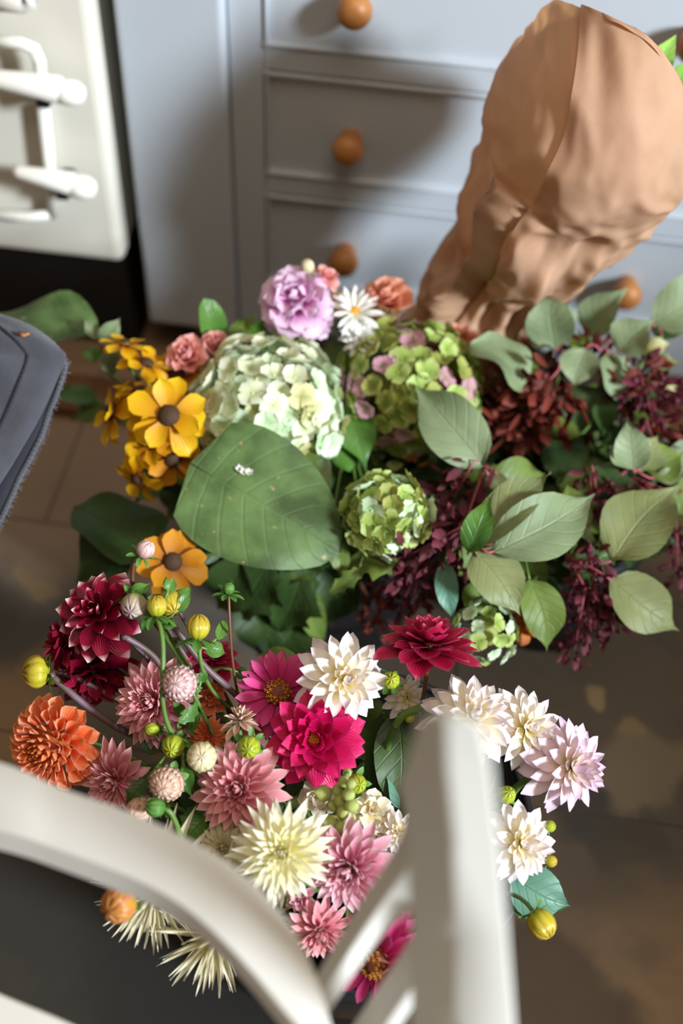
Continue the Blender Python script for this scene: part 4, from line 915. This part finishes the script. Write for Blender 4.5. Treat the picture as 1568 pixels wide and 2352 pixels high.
# ------------------------------------------------------------------ flowers behind: left bucket
YL = [(290, 790, 46, .40, (.1, .85, .3), 'yellow'), (340, 835, 52, .39, (.3, .75, .5), 'yellow'), (410, 860, 60, .37, (-.1, .5, .8), 'amber'), (262, 945, 62, .37, (-.85, .2, .4), 'yellow'), (325, 900, 56, .385, (-.1, .85, .35), 'yellow'),
      (392, 955, 76, .40, (.1, .1, 1), 'yellow'), (345, 1010, 58, .375, (-.4, -.2, .9), 'yellow'), (400, 1055, 58, .36, (.1, -.6, .7), 'amber'), (320, 1100, 50, .34, (-.5, -.6, .5), 'yellow'), (400, 1290, 66, .33, (.2, .15, 1), 'amber')]
YN = ['small yellow sunflower at the top of the yellow cluster', 'yellow sunflower drooping below the topmost one', 'amber sunflower half hidden behind the pale hydrangea', 'yellow sunflower turned to the left, outermost of the cluster', 'yellow sunflower with upright petals in the middle of the cluster',
      'bright yellow sunflower facing the camera, largest of the cluster', 'yellow sunflower with broad round petals below the outermost one', 'amber sunflower hanging by the big heart leaf', 'yellow sunflower drooping lowest over the floor', 'amber sunflower alone under the big heart leaf']
for i, ((x, y, r_, z, fc, m_), nm) in enumerate(zip(YL, YN)):
    flower('helenium', 'sunflower', M[m_], x - 4, y, r_ * 1.18, z, fc, nm, 'left', centre='dark', seed=60 + i, Nf=.9, sr=.0025)
hydrangea(620, 915, 172, .375, [M['hyd_cream'], M['hyd_mint'], M['hyd_mint'], M['hyd_tan'], M['hyd_cream']], 150, 'large pale green and cream hydrangea head, biggest of all', 'left', (.05, .5, 1), .20, seed=2)
hydrangea(885, 1165, 94, .36, [M['hyd_lime'], M['hyd_lime'], M['hyd_olive'], M['hyd_mint']], 64, 'compact lime green hydrangea head in the centre', 'left', (-.1, .6, 1), .34, seed=3)
hydrangea(945, 865, 165, .36, [M['hyd_lime'], M['hyd_olive'], M['hyd_rose'], M['hyd_olive']], 120, 'olive hydrangea tinged mauve in front of the paper wrap', 'left', (.05, .5, 1), .19, seed=4)
hydrangea(1120, 1445, 72, .29, [M['hyd_mint'], M['hyd_lime']], 30, 'small green hydrangea low behind the crimson dahlia', 'right', (.1, .2, 1), .3, seed=5)
hydrangea(930, 1000, 90, .30, [M['hyd_olive'], M['hyd_olive'], M['rust']], 36, 'fading rust-tinged hydrangea below the olive one', 'left', (-.1, .3, 1), .2, seed=6)
flower('ruffle', 'stock', M['stock'], 678, 688, 86, .43, (-.1, .3, 1), 'ruffled orchid-pink stock bloom standing highest at the back', 'left', seed=70)
flower('frilly', 'stock', M['stock'], 728, 745, 44, .40, (.2, -.4, .8), 'pale pink petals hanging below the orchid-pink bloom', 'left', seed=71)
flower('frilly', 'sweet_pea', M['salmon'], 745, 640, 40, .43, (.3, .5, .7), 'small salmon bloom right of the orchid-pink one', 'back', seed=72)
bud('flower_bud', M['bud_cream'], 706, 612, 15, .455, (0, .8, .4), 'tiny cream bud above the orchid-pink bloom', 'left', NB=7, seplen=1.0)
flower('rose', 'rose', M['salmon'], 430, 818, 54, .39, (-.2, .3, .9), 'salmon pink rose left of the large hydrangea', 'left', seed=73)
flower('rose', 'rose', M['salmon'], 495, 790, 40, .385, (.1, .5, .9), 'second salmon rose touching the large hydrangea', 'left', seed=74)
flower('daisy', 'daisy', M['daisy'], 815, 715, 62, .41, (.2, .45, .9), 'white daisy with thin petals before the paper wrap', 'left', centre='button', seed=75)
flower('decorative', 'chrysanthemum', M['daisy'], 828, 775, 46, .385, (.2, .2, .9), 'white many-petalled bloom below the daisy', 'left', seed=76, Nf=.6)
flower('frilly', 'rose', M['apricot'], 775, 700, 46, .40, (-.2, .5, .7), 'cream apricot bloom behind the daisy on its left', 'back', seed=77)
flower('rose', 'rose', M['peach'], 888, 690, 72, .40, (.0, .6, .7), 'peach-pink rose at the foot of the paper wrap, left side', 'back', seed=78)
flower('rose', 'rose', M['apricot'], 880, 730, 52, .38, (.0, .5, .8), 'apricot rose just below the peach-pink one', 'back', seed=79)
flower('rose', 'rose', M['peach'], 1055, 775, 44, .36, (.1, .6, .7), 'peach rose on the right foot of the paper wrap', 'back', seed=80)
flower('frilly', 'sweet_pea', M['salmon'], 948, 798, 34, .385, (-.1, .4, .9), 'coral bloom standing in the olive hydrangea', 'left', seed=81)
flower('frilly', 'sweet_pea', M['stock'], 900, 835, 32, .385, (-.1, .4, .9), 'mauve bloom at the left of the olive hydrangea', 'left', seed=82)
flower('frilly', 'marigold', M['rust'], 1205, 1425, 54, .27, (.4, .2, .8), 'orange curled bloom low under the hanging leaf', 'right', seed=83)
# white florets on the leaf
gp = thing('baby_breath', 'tiny white florets lying on the big heart leaf', 'flowers', PZ(565, 1070, .36))
for i, (x, y) in enumerate([(532, 1062), (545, 1066), (556, 1072), (568, 1070), (560, 1085), (572, 1086), (575, 1060), (590, 1052), (598, 1048), (592, 1066), (550, 1078), (602, 1056)]):
    fb = MB(); c = PZ(x, y, .372)
    for q in range(5):
        Pp, U = petal_verts(.0042, .0034, 'round', .4, .2, nx=2, ny=3); Mx = Matrix.Translation(c) @ frame(camdir(.1 * (i % 3), .5, 1), i) @ pmatrix(q * 1.257, 1.1, .0008, 0); fb.grid([[Mx @ v for v in r] for r in Pp], U)
    part('floret', fb, M['daisy'], gp)
part('stem', MB().tube([PZ(532, 1066, .366), PZ(565, 1078, .366), PZ(602, 1058, .366)], .0006, 5), M['stem'], gp)

def S(lb, bk, top, lv, sm='stem', br=(), group=None): return sprig('leafy_branch', lb, 'branch', bk, top, lv, sm=sm, bracts=br, group=group)
S('big mottled heart-shaped leaf in the middle of the picture', 'left', [(640, 1090, .30)], [(488, 1095, 775, 1268, 315, .365, .325, 'leaf_big', 'heart', .25, .5, {'fold': .10, 'wave': .035, 'bulge': .05, 'nx': 10, 'ny': 14})])
S('upright green leaf folded over behind the big heart leaf', 'left', [(640, 1040, .30)], [(680, 1090, 500, 945, 190, .335, .37, 'leaf_mid', 'heart', -.3, .3, {'fold': .1, 'nx': 8, 'ny': 10})])
S('dark green leaves right of the large hydrangea', 'left', [(800, 1000, .30)], [(790, 930, 840, 1080, 90, .34, .31, 'leaf_green', 'ovate', .2), (760, 1030, 840, 1070, 80, .32, .30, 'leaf_green', 'ovate', 0), (745, 1050, 755, 1180, 45, .34, .33, 'leaf_sage', 'ovate', .3), (760, 1240, 790, 1330, 46, .32, .29, 'leaf_mid', 'ovate', .2), (830, 1310, 755, 1365, 40, .31, .29, 'leaf_mid', 'lobed', .2), (915, 1290, 800, 1300, 100, .32, .30, 'leaf_mid', 'lobed', .2), (850, 1230, 760, 1240, 90, .31, .30, 'leaf_dark', 'ovate', 0), (600, 800, 650, 740, 70, .37, .40, 'leaf_blue', 'ovate', .1), (640, 830, 600, 740, 60, .36, .39, 'leaf_green', 'ovate', .1)])
S('large green leaf reaching to the left edge over the cloth', 'left', [(300, 900, .29), (240, 850, .33)], [(225, 775, -30, 730, 175, .36, .35, 'leaf_big', 'ovate', .35, .5, {'fold': .2}), (245, 800, 262, 865, 44, .37, .34, 'leaf_sage', 'ovate', .1), (235, 790, 278, 728, 44, .37, .395, 'leaf_sage', 'ovate', .2), (230, 780, 195, 735, 34, .37, .385, 'leaf_sage', 'lance', 0), (210, 800, 218, 835, 40, .36, .35, 'leaf_green', 'ovate', .2)])
S('low green leaves left of the yellow flowers', 'left', [(330, 1000, .20), (260, 950, .22)], [(220, 920, 110, 905, 60, .23, .22, 'leaf_green', 'ovate', .3), (240, 935, 165, 965, 70, .22, .20, 'leaf_mid', 'ovate', .2), (225, 925, 190, 950, 50, .21, .20, 'leaf_dark', 'ovate', .2)])
S('dark triangular leaf above the white-tipped dahlia', 'left', [(400, 1220, .25), (330, 1240, .24)], [(330, 1260, 178, 1165, 180, .25, .24, 'leaf_dark', 'heart', .3, .4), (310, 1230, 180, 1340, 150, .24, .18, 'leaf_dark', 'ovate', .1), (380, 1330, 330, 1260, 70, .25, .26, 'leaf_dark', 'ovate', .1)])
S('upright dark green leaf left of the orchid-pink bloom', 'left', [(520, 820, .33)], [(490, 790, 468, 685, 62, .37, .42, 'leaf_green', 'round', .1, .3), (530, 790, 590, 720, 46, .37, .40, 'leaf_mid', 'ovate', .2), (580, 790, 615, 720, 40, .37, .41, 'leaf_green', 'ovate', .2), (500, 800, 590, 770, 22, .39, .40, 'hyd_cream', 'lance', .2)])
S('round blue-green leaf by the foot of the paper wrap', 'right', [(1160, 900, .30)], [(1205, 900, 1078, 790, 140, .35, .385, 'leaf_sage', 'round', .5, .3, {'bulge': .16}), (1180, 905, 1215, 790, 80, .33, .35, 'leaf_mid', 'ovate', .2)])
S('branch with a large pointed sage leaf in the centre', 'right', [(1100, 1130, .30), (1112, 1075, .34)], [(1112, 1072, 952, 882, 130, .355, .385, 'leaf_sage', 'ovate', -.35, .4, {'bulge': .14, 'wave': .09}), (1112, 1075, 930, 980, 110, .33, .33, 'leaf_mid', 'ovate', .6), (1125, 1105, 1250, 1090, 96, .33, .31, 'leaf_mid', 'ovate', .3), (1120, 1090, 1170, 1140, 40, .34, .33, 'leaf_ygreen', 'ovate', .4), (1150, 1100, 1190, 1135, 30, .34, .33, 'leaf_ygreen', 'lance', 0)], 'stem_r',
  [(1050, 1130, .335, 170, 120, -.3, -.6, 'bract', 90), (985, 1250, .33, 190, 130, -.8, -.45, 'bract', 110), (1060, 1270, .31, 130, 90, .1, -.9, 'bract', 60)])
S('branch with the bright spread leaves in the centre right', 'right', [(1190, 1250, .30), (1085, 1250, .345)], [(1095, 1245, 1265, 1085, 105, .355, .385, 'leaf_ygreen', 'ovate', -.3, .5), (1130, 1270, 1365, 1135, 140, .355, .365, 'leaf_sage', 'ovate', .1, .5, {'bulge': .12}), (1090, 1265, 1195, 1415, 118, .35, .315, 'leaf_ygreen', 'ovate', .1, .4), (1075, 1270, 1125, 1130, 66, .355, .40, 'leaf_green', 'ovate', -.4, .3, {'curl': .25}), (1020, 1290, 1040, 1430, 50, .33, .29, 'leaf_blue', 'ovate', .3), (1215, 1330, 1255, 1500, 96, .32, .27, 'leaf_mid', 'ovate', .1), (1090, 1330, 1120, 1440, 90, .30, .27, 'leaf_mid', 'ovate', 0)], 'stem_r')
S('branch with big leaves at the right edge, lower half', 'right', [(1350, 1250, .27), (1300, 1290, .29)], [(1405, 1290, 1560, 1120, 150, .32, .34, 'leaf_ygreen', 'ovate', -.3, .4), (1380, 1280, 1440, 1140, 90, .31, .33, 'leaf_mid', 'ovate', .4), (1400, 1330, 1560, 1450, 120, .30, .26, 'leaf_ygreen', 'ovate', .2), (1400, 1350, 1480, 1400, 60, .28, .26, 'leaf_ygreen', 'ovate', .4), (1330, 1220, 1300, 1110, 80, .31, .33, 'leaf_mid', 'ovate', .2), (1310, 1190, 1370, 1250, 30, .32, .31, 'leaf_sage', 'lance', .1)], 'stem',
  [(1360, 1330, .29, 170, 90, .1, -.9, 'bract', 100), (1330, 1430, .26, 170, 80, -.1, -.9, 'bract', 90), (1400, 1400, .26, 130, 80, .2, -.9, 'bract', 60), (1370, 1130, .32, 130, 90, .2, -.8, 'bract', 60)])
S('branch hanging over the right edge of the picture', 'right', [(1450, 1180, .26), (1540, 1200, .28)], [(1555, 1180, 1620, 1080, 80, .29, .30, 'leaf_mid', 'ovate', 0), (1540, 1100, 1600, 1000, 90, .30, .32, 'leaf_sage', 'ovate', 0)], 'stem', [(1555, 1260, .27, 150, 80, .1, -.9, 'bract', 70), (1490, 1110, .31, 120, 80, .8, -.3, 'bract2', 50)])
S('branch with cupped sage leaves at the top right', 'right', [(1260, 860, .30), (1290, 790, .35)], [(1275, 800, 1262, 660, 105, .37, .42, 'leaf_sage', 'ovate', -.5, .4, {'curl': .1}), (1265, 790, 1212, 780, 110, .36, .37, 'leaf_sage', 'round', .4, .4), (1290, 770, 1300, 690, 50, .36, .40, 'leaf_sage', 'ovate', .6), (1345, 770, 1440, 662, 90, .36, .41, 'leaf_sage', 'ovate', -.3, .4), (1320, 770, 1350, 830, 50, .36, .35, 'leaf_mid', 'ovate', .2)], 'stem_r',
  [(1290, 830, .34, 110, 90, -.3, -.8, 'bract2', 60), (1365, 790, .35, 110, 90, .2, .8, 'bract2', 60), (1230, 910, .335, 160, 150, -.5, -.6, 'bract2', 120), (1205, 960, .31, 130, 120, -.5, -.6, 'bract2', 80)])
S('branch with two hanging sage leaves at the upper right', 'right', [(1380, 900, .32), (1385, 820, .36)], [(1345, 800, 1318, 895, 84, .37, .34, 'leaf_sage', 'ovate', .2, .5), (1395, 810, 1418, 935, 80, .37, .33, 'leaf_sage', 'ovate', -.1, .5), (1420, 810, 1500, 735, 96, .37, .40, 'leaf_sage', 'ovate', -.2, .4), (1380, 890, 1330, 1010, 130, .33, .28, 'leaf_dark', 'ovate', .3), (1390, 900, 1400, 1040, 110, .32, .27, 'leaf_dark', 'ovate', -.3), (1330, 1000, 1205, 985, 80, .30, .29, 'leaf_mid', 'ovate', .3)], 'stem_r',
  [(1450, 870, .345, 130, 90, .5, .4, 'bract2', 70), (1490, 930, .33, 170, 120, .3, -.8, 'bract', 110)])
S('branch with a large round leaf at the top right edge', 'right', [(1480, 820, .33), (1520, 770, .36)], [(1500, 745, 1640, 650, 120, .38, .41, 'leaf_sage', 'round', .2, .3, {'bulge': .15}), (1490, 740, 1590, 755, 70, .36, .36, 'leaf_dark', 'ovate', .3), (1475, 800, 1545, 790, 40, .35, .36, 'hyd_tan', 'ovate', .1), (1490, 840, 1560, 835, 46, .34, .35, 'leaf_ygreen', 'lobed', .1), (1500, 880, 1560, 900, 40, .33, .33, 'hyd_tan', 'ovate', 0)], 'stem')
S('branch with a cupped pale leaf at right of centre', 'right', [(1380, 1120, .29), (1440, 1080, .33)], [(1455, 1080, 1385, 1020, 90, .345, .355, 'leaf_sage', 'ovate', .3, .4), (1455, 1080, 1440, 955, 78, .345, .39, 'leaf_sage', 'ovate', -.4, .4), (1470, 1075, 1510, 1000, 80, .34, .36, 'leaf_ygreen', 'ovate', .2), (1480, 1080, 1570, 1040, 90, .33, .34, 'leaf_mid', 'ovate', 0), (1450, 1095, 1330, 1100, 60, .32, .31, 'leaf_dark', 'ovate', 0), (1500, 1100, 1568, 1085, 40, .33, .33, 'leaf_ygreen', 'lance', 0)], 'stem_r', [(1500, 1010, .32, 100, 80, .3, -.6, 'bract2', 40)])
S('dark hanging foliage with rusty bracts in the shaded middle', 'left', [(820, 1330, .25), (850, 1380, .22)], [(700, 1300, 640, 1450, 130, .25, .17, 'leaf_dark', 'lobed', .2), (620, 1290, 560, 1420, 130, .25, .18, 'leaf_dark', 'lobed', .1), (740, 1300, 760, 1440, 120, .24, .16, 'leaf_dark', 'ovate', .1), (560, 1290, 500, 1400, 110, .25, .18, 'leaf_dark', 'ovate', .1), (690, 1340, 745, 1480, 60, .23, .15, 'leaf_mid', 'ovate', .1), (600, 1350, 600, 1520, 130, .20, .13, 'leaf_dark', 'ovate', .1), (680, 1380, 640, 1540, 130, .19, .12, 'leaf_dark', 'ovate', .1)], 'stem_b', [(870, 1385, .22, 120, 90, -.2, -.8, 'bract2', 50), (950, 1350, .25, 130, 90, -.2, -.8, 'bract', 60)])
# shaded foliage filling the heap
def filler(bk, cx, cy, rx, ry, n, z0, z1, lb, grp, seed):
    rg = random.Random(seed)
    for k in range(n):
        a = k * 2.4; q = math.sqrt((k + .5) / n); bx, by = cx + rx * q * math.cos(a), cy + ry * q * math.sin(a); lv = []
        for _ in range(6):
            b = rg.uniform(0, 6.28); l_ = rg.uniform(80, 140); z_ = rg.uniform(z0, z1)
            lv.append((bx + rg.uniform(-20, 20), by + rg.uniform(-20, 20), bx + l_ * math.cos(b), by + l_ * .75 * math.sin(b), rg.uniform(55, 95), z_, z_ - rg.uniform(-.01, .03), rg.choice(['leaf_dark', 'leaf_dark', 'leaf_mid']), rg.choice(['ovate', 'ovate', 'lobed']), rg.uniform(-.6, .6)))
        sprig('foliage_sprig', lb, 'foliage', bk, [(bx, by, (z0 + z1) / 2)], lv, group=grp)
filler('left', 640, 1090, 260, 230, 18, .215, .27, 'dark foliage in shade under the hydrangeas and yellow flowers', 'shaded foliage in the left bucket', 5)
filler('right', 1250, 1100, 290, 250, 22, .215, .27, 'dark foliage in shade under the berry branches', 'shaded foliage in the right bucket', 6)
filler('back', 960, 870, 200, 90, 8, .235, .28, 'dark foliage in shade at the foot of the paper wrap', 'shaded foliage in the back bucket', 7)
print('OBJECTS', len(bpy.data.objects))
